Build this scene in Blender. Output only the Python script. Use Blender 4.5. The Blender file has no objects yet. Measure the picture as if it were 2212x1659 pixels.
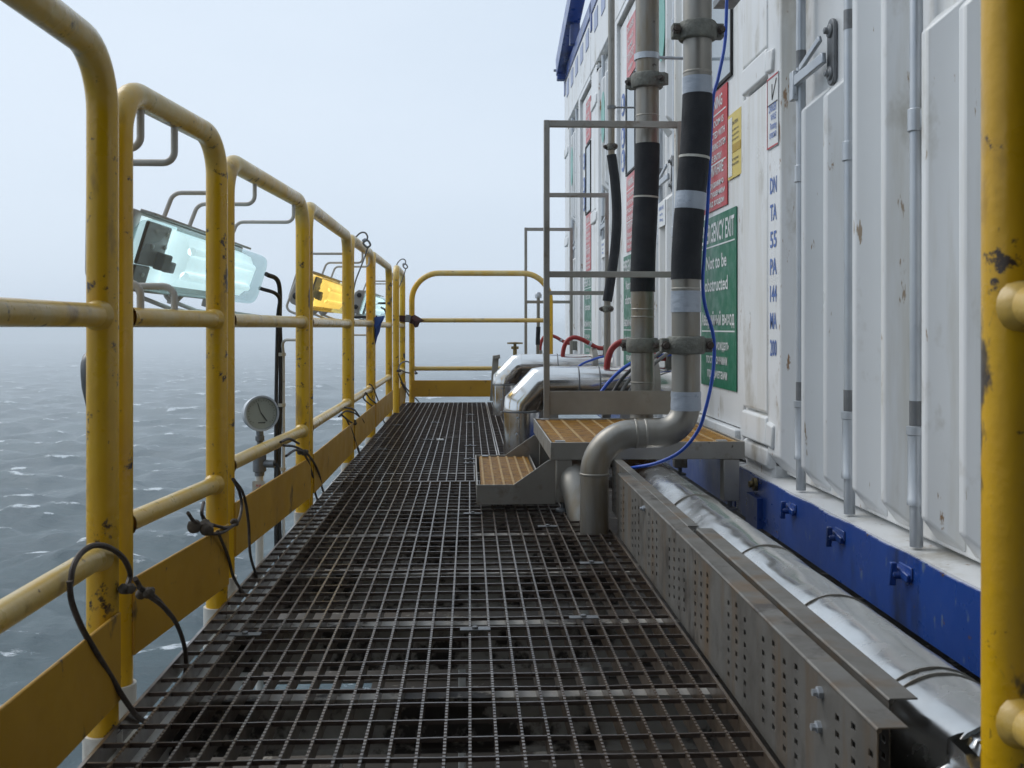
import bpy, bmesh, math, random
from mathutils import Vector, Matrix, noise
R = math.radians
random.seed(7)
C = bpy.context.scene.collection
SC = bpy.context.scene

# ------------------------------------------------------------------ camera, sky, sun, exposure
F, UC, VH, PSI, HC = 2200.0, 1106.0, 708.0, math.atan(92/2200), 0.65
cd = bpy.data.cameras.new('camera'); cam = bpy.data.objects.new('camera', cd); C.objects.link(cam)
cam.location = (0, 0, HC); cam.rotation_euler = (R(90), 0, -PSI)
cd.sensor_width = 36; cd.lens = 36*F/2212; cd.shift_y = -(829.5-VH)/2212
cd.clip_start = 0.02; cd.clip_end = 6000
cd.dof.use_dof = True; cd.dof.focus_distance = 4.5; cd.dof.aperture_fstop = 16
SC.camera = cam

W = bpy.data.worlds.new('World'); SC.world = W; W.use_nodes = True
n = W.node_tree.nodes; l = W.node_tree.links
bg = n['Background']; bg.inputs['Strength'].default_value = 0.12
sky = n.new('ShaderNodeTexSky'); sky.sky_type = 'NISHITA'; sky.sun_disc = False
sky.sun_elevation = R(44); sky.sun_rotation = R(-58); sky.dust_density = 4; sky.air_density = 1.0; sky.ozone_density = 1.0
hs = n.new('ShaderNodeHueSaturation'); hs.inputs['Saturation'].default_value = 0.3
l.new(sky.outputs[0], hs.inputs['Color'])
tc = n.new('ShaderNodeTexCoord'); mp = n.new('ShaderNodeMapping'); mp.inputs['Scale'].default_value = (1, 1, 3)
nz = n.new('ShaderNodeTexNoise'); nz.inputs['Scale'].default_value = 1.6; nz.inputs['Detail'].default_value = 5
cr = n.new('ShaderNodeValToRGB')
cr.color_ramp.elements[0].position = .25; cr.color_ramp.elements[0].color = (5.7, 6.8, 8.1, 1)
cr.color_ramp.elements[1].position = .8; cr.color_ramp.elements[1].color = (6.6, 7.6, 8.8, 1)
mx = n.new('ShaderNodeMix'); mx.data_type = 'RGBA'; mx.inputs['Factor'].default_value = .82
l.new(tc.outputs['Generated'], mp.inputs[0]); l.new(mp.outputs[0], nz.inputs['Vector']); l.new(nz.outputs[0], cr.inputs[0])
l.new(hs.outputs[0], mx.inputs['A']); l.new(cr.outputs[0], mx.inputs['B']); l.new(mx.outputs['Result'], bg.inputs['Color'])
sd = bpy.data.lights.new('sun', 'SUN'); sun = bpy.data.objects.new('sun', sd); C.objects.link(sun)
sd.energy = 1.4; sd.angle = R(40); sd.color = (1, .97, .93)
sun.rotation_euler = (R(46), 0, R(-122))
SC.view_settings.view_transform = 'Standard'; SC.view_settings.look = 'None'
SC.view_settings.exposure = 0.0; SC.view_settings.gamma = 1
SC.cycles.volume_bounces = 3
SC.cycles.max_bounces = 8

# ------------------------------------------------------------------ survey helpers (photo pixel + known plane -> world point)
def ray(u, v):
    xc = (u-UC)/F
    return Vector((xc*math.cos(PSI)+math.sin(PSI), -xc*math.sin(PSI)+math.cos(PSI), (VH-v)/F))
def atY(u, v, Y):
    d = ray(u, v); s = Y/d.y; return Vector((d.x*s, Y, HC+d.z*s))
def atX(u, v, X):
    d = ray(u, v); s = X/d.x; return Vector((X, d.y*s, HC+d.z*s))

# ------------------------------------------------------------------ objects
def tag(o, label=None, cat=None, group=None, kind=None):
    if label: o['label'] = label
    if cat: o['category'] = cat
    if group: o['group'] = group
    if kind: o['kind'] = kind
    return o
def thing(name, label, cat, loc=(0, 0, 0), group=None):
    o = bpy.data.objects.new(name, None); C.objects.link(o); o.location = loc
    o.empty_display_size = .1
    return tag(o, label, cat, group)
def off(o):
    t = Vector((0, 0, 0))
    while o is not None:
        t = t + Vector(o.location); o = o.parent
    return t
def copy_tree(o, parent=None):
    c = o.copy(); C.objects.link(c)
    if parent: c.parent = parent
    for ch in list(o.children): copy_tree(ch, c)
    return c

class MB:
    def __init__(s): s.v = []; s.f = []
    def add(s, vs, fs):
        b = len(s.v); s.v += [Vector(p) for p in vs]; s.f += [tuple(i+b for i in f) for f in fs]; return s
    def box(s, x0, x1, y0, y1, z0, z1):
        return s.add([(x0,y0,z0),(x1,y0,z0),(x1,y1,z0),(x0,y1,z0),(x0,y0,z1),(x1,y0,z1),(x1,y1,z1),(x0,y1,z1)],
                     [(3,2,1,0),(4,5,6,7),(0,1,5,4),(1,2,6,5),(2,3,7,6),(3,0,4,7)])
    def obox(s, c, a, b, d):
        c, a, b, d = map(Vector, (c, a, b, d))
        if a.cross(b).dot(d) < 0: a = -a
        vs = [c-a-b-d, c+a-b-d, c+a+b-d, c-a+b-d, c-a-b+d, c+a-b+d, c+a+b+d, c-a+b+d]
        return s.add(vs, [(3,2,1,0),(4,5,6,7),(0,1,5,4),(1,2,6,5),(2,3,7,6),(3,0,4,7)])
    def bar(s, p, q, w, h, up=(0, 0, 1)):
        p, q = Vector(p), Vector(q); d = (q-p)/2; t = d.normalized(); a = t.cross(Vector(up))
        if a.length < 1e-4: a = t.cross(Vector((1, 0, 0)))
        a.normalize(); b = a.cross(t)
        return s.obox((p+q)/2, a*w/2, d, b*h/2)
    def tube(s, pts, r, n=14, cap=True, closed=False, jit=0):
        pts = [Vector(p) for p in pts]; N = len(pts)
        rs = r if isinstance(r, (list, tuple)) else [r]*N
        T = []
        for i in range(N):
            if closed: t = pts[(i+1) % N]-pts[i-1]
            else: t = pts[min(i+1, N-1)]-pts[max(i-1, 0)]
            T.append(t.normalized())
        a = T[0].orthogonal().normalized(); ring = []; b0 = len(s.v)
        for i in range(N):
            a = (a-T[i]*a.dot(T[i]))
            if a.length < 1e-6: a = T[i].orthogonal()
            a.normalize(); b = T[i].cross(a)
            for k in range(n):
                th = 2*math.pi*k/n
                rr = rs[i]*(1+(random.uniform(-jit, jit) if jit else 0))
                s.v.append(pts[i]+(a*math.cos(th)+b*math.sin(th))*rr)
        for i in range(N if closed else N-1):
            j = (i+1) % N
            for k in range(n):
                m = (k+1) % n
                s.f.append((b0+i*n+k, b0+i*n+m, b0+j*n+m, b0+j*n+k))
        if cap and not closed:
            s.f.append(tuple(b0+k for k in reversed(range(n)))); s.f.append(tuple(b0+(N-1)*n+k for k in range(n)))
        return s
    def cyl(s, p, q, r, n=20): return s.tube([p, q], r, n)
    def lathe(s, prof, c, axis=(0, 0, 1), n=24):
        c = Vector(c); ax = Vector(axis).normalized(); a = ax.orthogonal().normalized(); b = ax.cross(a); b0 = len(s.v)
        for (r, h) in prof:
            for k in range(n):
                th = 2*math.pi*k/n; s.v.append(c+ax*h+(a*math.cos(th)+b*math.sin(th))*max(r, 1e-5))
        for i in range(len(prof)-1):
            for k in range(n):
                m = (k+1) % n; s.f.append((b0+i*n+k, b0+i*n+m, b0+(i+1)*n+m, b0+(i+1)*n+k))
        s.f.append(tuple(b0+k for k in reversed(range(n)))); s.f.append(tuple(b0+(len(prof)-1)*n+k for k in range(n)))
        return s
    def prism(s, poly, d):
        poly = [Vector(p) for p in poly]; d = Vector(d); N = len(poly)
        s.add(poly+[p+d for p in poly], [tuple(reversed(range(N))), tuple(range(N, 2*N))]+[(i, (i+1) % N, N+(i+1) % N, N+i) for i in range(N)])
        return s
    def build(s, name, mat, parent=None, smooth=True, bevel=0, fix=True):
        me = bpy.data.meshes.new(name); o0 = off(parent) if parent else Vector((0, 0, 0))
        me.from_pydata([tuple(p-o0) for p in s.v], [], s.f); me.validate()
        if fix:
            bm = bmesh.new(); bm.from_mesh(me); bmesh.ops.recalc_face_normals(bm, faces=bm.faces); bm.to_mesh(me); bm.free()
        if smooth:
            me.polygons.foreach_set('use_smooth', [True]*len(me.polygons)); me.set_sharp_from_angle(angle=R(38))
        me.materials.append(mat)
        o = bpy.data.objects.new(name, me); C.objects.link(o)
        if parent: o.parent = parent
        if bevel:
            b = o.modifiers.new('bevel', 'BEVEL'); b.width = bevel; b.segments = 2; b.limit_method = 'ANGLE'; b.angle_limit = R(40)
        return o

def fillet(pts, r, n=6):
    pts = [Vector(p) for p in pts]; out = [pts[0]]
    for i in range(1, len(pts)-1):
        p, a, b = pts[i], pts[i-1], pts[i+1]
        ri = r[i-1] if isinstance(r, (list, tuple)) else r
        d1 = (a-p).normalized(); d2 = (b-p).normalized(); ang = d1.angle(d2)
        if ang > math.pi-.02 or ri <= 0: out.append(p); continue
        t = min(ri/math.tan(ang/2), (a-p).length*.49, (b-p).length*.49); rr = t*math.tan(ang/2)
        c = p+(d1+d2).normalized()*(rr/math.sin(ang/2)); s0 = p+d1*t-c; s1 = p+d2*t-c
        om = s0.angle(s1)
        for k in range(n+1): out.append(c+(s0*math.sin((1-k/n)*om)+s1*math.sin(k/n*om))/math.sin(om))
    out.append(pts[-1]); return out
def spline(pts, k=8):
    pts = [Vector(p) for p in pts]; P = [pts[0]*2-pts[1]]+pts+[pts[-1]*2-pts[-2]]; out = []
    for i in range(1, len(P)-2):
        for j in range(k):
            t = j/k; a, b, c, d = P[i-1], P[i], P[i+1], P[i+2]
            out.append(.5*((2*b)+(c-a)*t+(2*a-5*b+4*c-d)*t*t+(3*b-a-3*c+d)*t**3))
    out.append(pts[-1]); return out
def lettering(mb, text, o, xd, yd, height, width=None, align='LEFT'):
    """flat letters, cap height = height, squeezed into width; o = lower left of the line"""
    cu = bpy.data.curves.new('lettering', 'FONT'); cu.body = text; cu.size = 1; cu.resolution_u = 2; cu.offset = .018
    ob = bpy.data.objects.new('lettering', cu); C.objects.link(ob)
    dg = bpy.context.evaluated_depsgraph_get(); me = bpy.data.meshes.new_from_object(ob.evaluated_get(dg))
    bpy.data.objects.remove(ob); bpy.data.curves.remove(cu)
    if not me.vertices: return
    xs = [v.co.x for v in me.vertices]; x0, x1 = min(xs), max(xs); sx = height/.7
    if width and (x1-x0)*sx > 0: sx = width/(x1-x0)
    o, xd, yd = Vector(o), Vector(xd), Vector(yd)
    vs = [o+xd*((v.co.x-x0)*sx)+yd*(v.co.y*height/.7) for v in me.vertices]
    mb.add(vs, [tuple(p.vertices) for p in me.polygons]); bpy.data.meshes.remove(me)

# ------------------------------------------------------------------ materials
def newmat(name):
    m = bpy.data.materials.new(name); m.use_nodes = True
    return m, m.node_tree.nodes, m.node_tree.links, m.node_tree.nodes['Principled BSDF']
def noise_n(nt, coord, scale, detail=4, rough=.55, stretch=None):
    N, L = nt.nodes, nt.links
    z = N.new('ShaderNodeTexNoise'); z.inputs['Scale'].default_value = scale; z.inputs['Detail'].default_value = detail; z.inputs['Roughness'].default_value = rough
    if stretch:
        m = N.new('ShaderNodeMapping'); m.inputs['Scale'].default_value = stretch; L.new(coord, m.inputs[0]); L.new(m.outputs[0], z.inputs['Vector'])
    else: L.new(coord, z.inputs['Vector'])
    return z.outputs['Fac']
def ramp(nt, fac, a, b, ca=(0, 0, 0, 1), cb=(1, 1, 1, 1)):
    r = nt.nodes.new('ShaderNodeValToRGB'); r.color_ramp.elements[0].position = a; r.color_ramp.elements[1].position = b
    r.color_ramp.elements[0].color = ca; r.color_ramp.elements[1].color = cb
    nt.links.new(fac, r.inputs[0]); return r.outputs[0]
def mixc(nt, f, a, b):
    m = nt.nodes.new('ShaderNodeMix'); m.data_type = 'RGBA'
    for k, x in (('Factor', f), ('A', a), ('B', b)):
        if hasattr(x, 'links'): nt.links.new(x, m.inputs[k])
        elif k == 'Factor': m.inputs[k].default_value = x
        else: m.inputs[k].default_value = (*x[:3], 1)
    return m.outputs['Result']
def surf(name, col, rough=.5, metal=0, var=None, var_scale=3, stains=(), bump=0, bump_scale=60, spec=.5, coat=0, stretch=None, rough_var=.12, bump_stretch=None):
    """stains: list of (colour, noise scale, threshold, softness, stretch)"""
    m, N, L, p = newmat(name); nt = m.node_tree
    t = N.new('ShaderNodeTexCoord'); oi = N.new('ShaderNodeObjectInfo')
    ad = N.new('ShaderNodeVectorMath'); ad.operation = 'ADD'; mu = N.new('ShaderNodeMath'); mu.operation = 'MULTIPLY'; mu.inputs[1].default_value = 37.0
    L.new(oi.outputs['Random'], mu.inputs[0]); L.new(t.outputs['Object'], ad.inputs[0]); L.new(mu.outputs[0], ad.inputs[1]); co = ad.outputs[0]
    c = None
    if var: c = mixc(nt, ramp(nt, noise_n(nt, co, var_scale, 5, .6, stretch), .3, .7), col, var)
    else: c = mixc(nt, ramp(nt, noise_n(nt, co, var_scale, 5, .6, stretch), .3, .7), col, tuple(x*.86 for x in col))
    rf = noise_n(nt, co, var_scale*2.3, 4)
    mr = N.new('ShaderNodeMapRange'); mr.inputs['From Min'].default_value = .3; mr.inputs['From Max'].default_value = .7
    mr.inputs['To Min'].default_value = max(.03, rough-rough_var); mr.inputs['To Max'].default_value = min(1, rough+rough_var); L.new(rf, mr.inputs[0])
    ro = mr.outputs[0]; met = None
    for (sc, ss, th, so, st) in stains:
        f = ramp(nt, noise_n(nt, co, ss, 6, .65, st), th, th+so)
        c = mixc(nt, f, c, sc)
        if metal > .3:
            mm = N.new('ShaderNodeMath'); mm.operation = 'MULTIPLY_ADD'; mm.inputs[1].default_value = -.75*metal; L.new(f, mm.inputs[0])
            mm.inputs[2].default_value = metal
            if met is not None: L.new(met, mm.inputs[2])
            met = mm.outputs[0]
    L.new(c, p.inputs['Base Color']); L.new(ro, p.inputs['Roughness']); p.inputs['Metallic'].default_value = metal
    if met is not None: L.new(met, p.inputs['Metallic'])
    p.inputs['Specular IOR Level'].default_value = spec; p.inputs['Coat Weight'].default_value = coat; p.inputs['Coat Roughness'].default_value = .2
    if bump:
        b = N.new('ShaderNodeBump'); b.inputs['Strength'].default_value = bump; b.inputs['Distance'].default_value = .004
        L.new(noise_n(nt, co, bump_scale, 3, .5, bump_stretch), b.inputs['Height']); L.new(b.outputs[0], p.inputs['Normal'])
    return m
def emis(name, col, strength, base=(.8, .8, .8), rough=.3):
    m, N, L, p = newmat(name); nt = m.node_tree; t = N.new('ShaderNodeTexCoord')
    c = mixc(nt, ramp(nt, noise_n(nt, t.outputs['Object'], 4, 3, .5, (1, .3, 2)), .35, .7), col, tuple(x*.75 for x in col))
    p.inputs['Base Color'].default_value = (*base, 1); p.inputs['Roughness'].default_value = rough
    L.new(c, p.inputs['Emission Color']); p.inputs['Emission Strength'].default_value = strength
    return m
def bowl_mat(name, col):
    m, N, L, p = newmat(name)
    p.inputs['Base Color'].default_value = (*col, 1); p.inputs['Roughness'].default_value = .22
    p.inputs['Transmission Weight'].default_value = .0; p.inputs['IOR'].default_value = 1.3
    tr = N.new('ShaderNodeBsdfTransparent'); tr.inputs[0].default_value = (*col, 1); ms = N.new('ShaderNodeMixShader'); ms.inputs[0].default_value = .3
    t = N.new('ShaderNodeTexCoord'); nt = m.node_tree
    L.new(ramp(nt, noise_n(nt, t.outputs['Object'], 6, 4, .6), .3, .75, (.20, .20, .20, 1), (.30, .30, .30, 1)), ms.inputs[0])
    L.new(tr.outputs[0], ms.inputs[1]); L.new(p.outputs[0], ms.inputs[2]); L.new(ms.outputs[0], N['Material Output'].inputs[0])
    return m

SPK = (.05, .03, .018)
M = {}
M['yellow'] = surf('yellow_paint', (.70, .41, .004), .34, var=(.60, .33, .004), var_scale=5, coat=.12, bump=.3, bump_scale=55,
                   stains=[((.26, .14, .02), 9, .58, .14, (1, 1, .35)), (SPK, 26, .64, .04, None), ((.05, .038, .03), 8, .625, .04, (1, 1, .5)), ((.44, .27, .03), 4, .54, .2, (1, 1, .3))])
def sky_sheen(m, zlo, zhi, col):
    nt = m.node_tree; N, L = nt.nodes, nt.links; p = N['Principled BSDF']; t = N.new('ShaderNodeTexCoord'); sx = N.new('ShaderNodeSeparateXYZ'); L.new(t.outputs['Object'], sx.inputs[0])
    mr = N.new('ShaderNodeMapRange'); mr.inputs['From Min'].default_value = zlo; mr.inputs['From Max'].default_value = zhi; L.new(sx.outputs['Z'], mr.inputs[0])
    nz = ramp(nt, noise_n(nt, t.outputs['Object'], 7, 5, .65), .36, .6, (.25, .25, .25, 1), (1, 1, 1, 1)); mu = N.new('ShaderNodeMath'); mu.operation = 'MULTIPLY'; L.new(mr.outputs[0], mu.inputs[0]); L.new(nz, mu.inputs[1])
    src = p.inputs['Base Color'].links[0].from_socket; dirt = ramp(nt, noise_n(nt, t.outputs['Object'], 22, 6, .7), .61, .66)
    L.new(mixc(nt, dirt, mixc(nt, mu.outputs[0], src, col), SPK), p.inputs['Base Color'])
sky_sheen(M['yellow'], 1.0, 1.09, (.62, .49, .22))  # cream towards the top bar paints in the skylight caught there
M['yellow_rail'] = surf('weathered_yellow_paint', (.60, .36, .03), .36, var=(.58, .44, .17), var_scale=9, coat=.3, bump=.3, bump_scale=55,
                   stains=[((.24, .14, .03), 10, .58, .14, None), (SPK, 26, .64, .05, None)])
M['toe'] = surf('yellow_toe_plate_paint', (.50, .275, .012), .5, var=(.42, .22, .010), var_scale=4, bump=.08,
                   stains=[((.08, .05, .02), 11, .63, .07, (1, 1, .5)), ((.10, .07, .04), 30, .67, .04, None)])
M['white'] = surf('white_container_paint', (.75, .765, .775), .38, var=(.69, .705, .71), var_scale=1.5, coat=.1,
                   stains=[((.56, .54, .48), 6, .53, .22, (1, 1, .10)), ((.44, .42, .37), 3.2, .57, .12, (1, 1, .6)), ((.28, .17, .09), 15, .655, .03, (1, 1, .3)), ((.33, .25, .17), 34, .67, .03, (1, 1, .16))], bump=.05, bump_scale=5)
M['cream'] = surf('white_structural_paint', (.62, .61, .57), .5, var=(.5, .48, .43), var_scale=5, stains=[((.2, .13, .08), 8, .6, .15, (1, 1, .4))])
M['under'] = surf('soiled_beam_paint', (.52, .50, .46), .6, var=(.22, .18, .13), var_scale=9, stains=[((.03, .022, .016), 9, .50, .07, None)])
M['blue'] = surf('blue_container_paint', (.012, .062, .30), .34, var=(.010, .05, .25), var_scale=3, coat=.3, bump=.06,
                   stains=[((.10, .15, .26), 16, .62, .06, (1, 2.5, 1)), ((.012, .022, .06), 5, .5, .2, (1, 1, .35)), ((.12, .06, .03), 24, .655, .03, None)])
M['paleblue'] = surf('faded_blue_paint', (.36, .42, .60), .5)
M['galv'] = surf('galvanised_rod', (.50, .53, .56), .42, .55, var=(.42, .45, .49), var_scale=9, stains=[((.22, .22, .22), 9, .66, .15, (1, 1, .3))])
M['galvdark'] = surf('dull_zinc', (.22, .23, .24), .5, .6, var=(.14, .145, .15), var_scale=20)
M['stainless'] = surf('dull_stainless', (.31, .30, .275), .40, .75, var=(.20, .185, .16), var_scale=3, stretch=(1, 1, .4),
                   stains=[((.20, .150, .085), 9, .52, .2, (1, 1, .2)), ((.10, .085, .065), 5, .60, .12, (1, 1, .5)), ((.06, .045, .03), 24, .68, .05, None)], bump=.08, bump_scale=25)
M['steel'] = surf('weathered_steel', (.36, .345, .31), .5, .6, var=(.25, .235, .205), var_scale=4, stains=[((.16, .12, .07), 6, .62, .2, None), ((.05, .04, .03), 25, .74, .04, None)], bump=.06, bump_scale=40)
M['frame'] = surf('grey_stainless_section', (.36, .35, .325), .45, .65, var=(.28, .265, .235), var_scale=5, stretch=(1, 1, .5), stains=[((.15, .11, .07), 9, .57, .14, None), ((.07, .055, .04), 28, .68, .05, None)], bump=.06, bump_scale=50)
M['tray'] = surf('galvanised_tray', (.23, .222, .205), .48, .45, var=(.14, .13, .115), var_scale=7, stretch=(1, 1, .35),
                   stains=[((.15, .105, .065), 6, .5, .16, (1.2, 2.2, .3)), ((.06, .05, .042), 9, .58, .1, (1, 1, .5))], bump=.06)
M['alu'] = surf('polished_cladding', (.78, .78, .77), .17, 1, var=(.66, .66, .65), var_scale=3, rough_var=.06, bump=.10, bump_scale=7,
                   stains=[((.25, .22, .18), 30, .76, .04, None)])
M['aludull'] = surf('dulled_cladding', (.70, .70, .69), .23, 1, var=(.52, .515, .50), var_scale=6, rough_var=.08, bump=.22, bump_scale=20, bump_stretch=(1, .3, 1),
                   stains=[((.22, .2, .17), 18, .68, .08, (1, .4, 1))])
M['foil'] = surf('crumpled_foil', (.78, .78, .77), .18, 1, bump=1.0, bump_scale=30)
M['grating'] = surf('soiled_galvanised_bar', (.135, .098, .066), .40, .2, coat=.8, var=(.075, .048, .030), var_scale=9, stains=[((.022, .014, .010), 7, .52, .16, None)])
M['rod_dark'] = surf('rusty_cross_rod', (.10, .082, .070), .36, .25, coat=.6, var=(.065, .04, .032), var_scale=12)
M['deck'] = surf('dirty_brown_deck', (.042, .031, .020), .6, var=(.075, .056, .038), var_scale=2.5, stains=[((.02, .016, .012), 3, .55, .12, None), ((.30, .27, .22), 6, .60, .05, None)])
M['grp'] = surf('ochre_plastic_grating', (.42, .205, .008), .5, var=(.15, .058, .004), var_scale=26, bump=.5, bump_scale=120, stains=[((.5, .33, .05), 22, .64, .06, (.4, 2, 1)), ((.06, .03, .01), 14, .64, .08, (1, 3, 1))])
M['grpbar'] = surf('dusty_plastic_bar', (.40, .26, .10), .7, var=(.26, .15, .05), var_scale=25)
M['black'] = surf('black_rubber', (.012, .012, .013), .55, var=(.02, .02, .021), var_scale=20)
M['wrap'] = surf('black_neoprene_wrap', (.016, .018, .022), .75, var=(.026, .028, .032), var_scale=8, bump=.3, bump_scale=160, spec=.25)
M['tape'] = surf('silver_duct_tape', (.36, .40, .46), .38, .1, var=(.29, .33, .39), var_scale=8, bump=.6, bump_scale=28, bump_stretch=(1, 1, 2.5))
M['cast'] = surf('corroded_casting', (.20, .205, .18), .7, .3, var=(.11, .11, .095), var_scale=28, bump=.8, bump_scale=110, stains=[((.10, .05, .025), 20, .64, .08, None)])
M['red'] = surf('red_rubber_hose', (.33, .022, .018), .42, var=(.26, .016, .014), var_scale=12)
M['redfade'] = surf('pale_hose_sleeve', (.5, .42, .40), .6)
M['bluehose'] = surf('blue_hose', (.016, .085, .50), .35)
M['greyhose'] = surf('grey_hose', (.12, .12, .115), .5)
M['zip'] = surf('worn_white_band', (.55, .54, .49), .6, var=(.35, .34, .3), var_scale=30)
M['wire'] = surf('rusty_wire', (.035, .024, .018), .6, var=(.055, .04, .03), var_scale=40)
M['rope'] = surf('frayed_tie', (.11, .09, .07), .9, var=(.06, .05, .04), var_scale=50, bump=.6)
M['lampgrey'] = surf('grey_lamp_body', (.36, .345, .32), .5, var=(.29, .275, .25), var_scale=8)
M['geartray'] = surf('brown_gear_plate', (.14, .125, .10), .4, .3)
M['rodwhite'] = surf('chipped_white_rod', (.55, .53, .49), .5, var=(.45, .43, .39), var_scale=8, stains=[((.07, .045, .03), 22, .62, .08, None)])
M['glow_cool'] = emis('cool_lit_reflector', (.72, .94, 1.0), .95)
M['glow_warm'] = emis('amber_lit_reflector', (1.0, .74, .24), 1.0)
M['bowl_cool'] = bowl_mat('clear_lamp_cover', (.86, .95, .96)); M['bowl_warm'] = bowl_mat('amber_lamp_cover', (1.0, .90, .52))
M['glass'] = surf('window_glass', (.28, .33, .37), .06, spec=.8)
M['dark'] = surf('dark_seal', (.012, .011, .010), .7)
M['green'] = surf('green_sign_face', (.010, .135, .072), .4, var=(.014, .15, .082), var_scale=8, spec=.3)
M['redsign'] = surf('red_sign_face', (.48, .030, .036), .4, spec=.3)
M['redpale'] = surf('faded_red_sign_face', (.56, .13, .135), .4)
M['signwhite'] = surf('white_lettering', (.72, .74, .74), .4)
M['yellowsign'] = surf('yellow_label', (.66, .52, .13), .45)
M['ochre'] = surf('ochre_band', (.42, .27, .012), .45)
M['bluetext'] = surf('blue_lettering', (.10, .18, .46), .5); M['blacktext'] = surf('dark_lettering', (.06, .055, .05), .5)
M['teal'] = surf('teal_decal', (.13, .40, .34), .4)
M['tealdark'] = surf('dark_green_decal', (.02, .17, .11), .4)
M['dial'] = surf('yellowed_gauge_dial', (.33, .35, .30), .35)
M['brass'] = surf('tarnished_brass', (.30, .24, .10), .45, .7, var=(.16, .12, .06), var_scale=40)
M['rag'] = surf('blue_rag', (.02, .07, .30), .9, bump=.5); M['strap'] = surf('maroon_strap', (.055, .018, .016), .85, bump=.5)
M['plaster'] = surf('wood_scrap', (.5, .4, .27), .7)

# ------------------------------------------------------------------ sea
def make_sea():
    import numpy as np
    rng = np.random.default_rng(3)
    az = np.concatenate([np.linspace(-48, 20, 620, endpoint=False), np.linspace(20, 312, 130, endpoint=False)])*math.pi/180
    rad = np.concatenate([[4., 20., 40., 56.], np.geomspace(70, 2700, 900)])
    A, Rr = np.meshgrid(az, rad); X = Rr*np.sin(A); Y = Rr*np.cos(A)
    Z = np.zeros_like(X); DX = np.zeros_like(X); DY = np.zeros_like(X); J = np.zeros_like(X)
    cell = Rr*0.0041
    for i in range(90):
        lam = 3.0*(42/3.0)**rng.random(); k = 2*math.pi/lam
        th = R(-18)+rng.normal(0, .5); kx, ky = k*math.sin(th), k*math.cos(th)
        amp = 0.0088*lam**1.0*(1 if lam < 30 else .8)*rng.uniform(.5, 1.3)
        fade = np.clip((lam/cell-2.5)/3, 0, 1)
        ph = kx*X+ky*Y+rng.uniform(0, 6.28); s, c = np.sin(ph), np.cos(ph)
        Z += amp*s*fade; DX += amp*kx/k*c*fade; DY += amp*ky/k*c*fade; J += amp*k*s*fade
    X2, Y2 = X+.75*DX, Y+.75*DY
    foam = np.clip((J/np.maximum(J.std(axis=1, keepdims=True), 1e-6)-1.15)/.6, 0, 1)
    nr, na = X.shape; V = np.stack([X2, Y2, Z-38], -1).reshape(-1, 3)
    idx = np.arange(nr*na).reshape(nr, na); a = idx[:-1]; b = idx[1:]
    Fc = np.stack([a, np.roll(a, -1, 1), np.roll(b, -1, 1), b], -1).reshape(-1, 4)
    me = bpy.data.meshes.new('sea'); me.vertices.add(len(V)); me.vertices.foreach_set('co', V.ravel())
    me.loops.add(Fc.size); me.loops.foreach_set('vertex_index', Fc.ravel()[:].astype(np.int32))
    me.polygons.add(len(Fc)); me.polygons.foreach_set('loop_start', np.arange(0, Fc.size, 4, dtype=np.int32))
    me.polygons.foreach_set('use_smooth', np.ones(len(Fc), dtype=bool))
    at = me.attributes.new('foam', 'FLOAT', 'POINT'); at.data.foreach_set('value', foam.ravel().astype(np.float32))
    me.update(calc_edges=True); me.validate()
    m, N, L, p = newmat('sea_water'); nt = m.node_tree
    t = N.new('ShaderNodeTexCoord'); ar = N.new('ShaderNodeAttribute'); ar.attribute_name = 'foam'
    nf = noise_n(nt, t.outputs['Object'], .11, 9, .72, (.55, 1.7, 1)); ma = N.new('ShaderNodeMath'); ma.operation = 'MULTIPLY_ADD'; ma.inputs[1].default_value = .15
    L.new(ar.outputs['Fac'], ma.inputs[0]); L.new(nf, ma.inputs[2]); m2 = N.new('ShaderNodeMapRange'); m2.inputs['From Min'].default_value = .645; m2.inputs['From Max'].default_value = .70; L.new(ma.outputs[0], m2.inputs[0])
    base = mixc(nt, ramp(nt, noise_n(nt, t.outputs['Object'], .05, 4, .6), .35, .65), (.007, .042, .055), (.016, .060, .070))
    L.new(mixc(nt, m2.outputs[0], base, (.75, .78, .8)), p.inputs['Base Color'])
    rr = N.new('ShaderNodeMapRange'); rr.inputs['To Min'].default_value = .14; rr.inputs['To Max'].default_value = .8; L.new(m2.outputs[0], rr.inputs[0]); L.new(rr.outputs[0], p.inputs['Roughness'])
    p.inputs['IOR'].default_value = 1.33
    b1 = N.new('ShaderNodeBump'); b1.inputs['Strength'].default_value = 1.0; b1.inputs['Distance'].default_value = 1.0
    L.new(noise_n(nt, t.outputs['Object'], .42, 8, .66, (.6, 1.5, 1)), b1.inputs['Height']); L.new(b1.outputs[0], p.inputs['Normal'])
    me.materials.append(m)
    o = bpy.data.objects.new('sea', me); C.objects.link(o); tag(o, 'choppy grey green sea with scattered whitecaps', 'sea', kind='structure')
make_sea()

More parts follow.
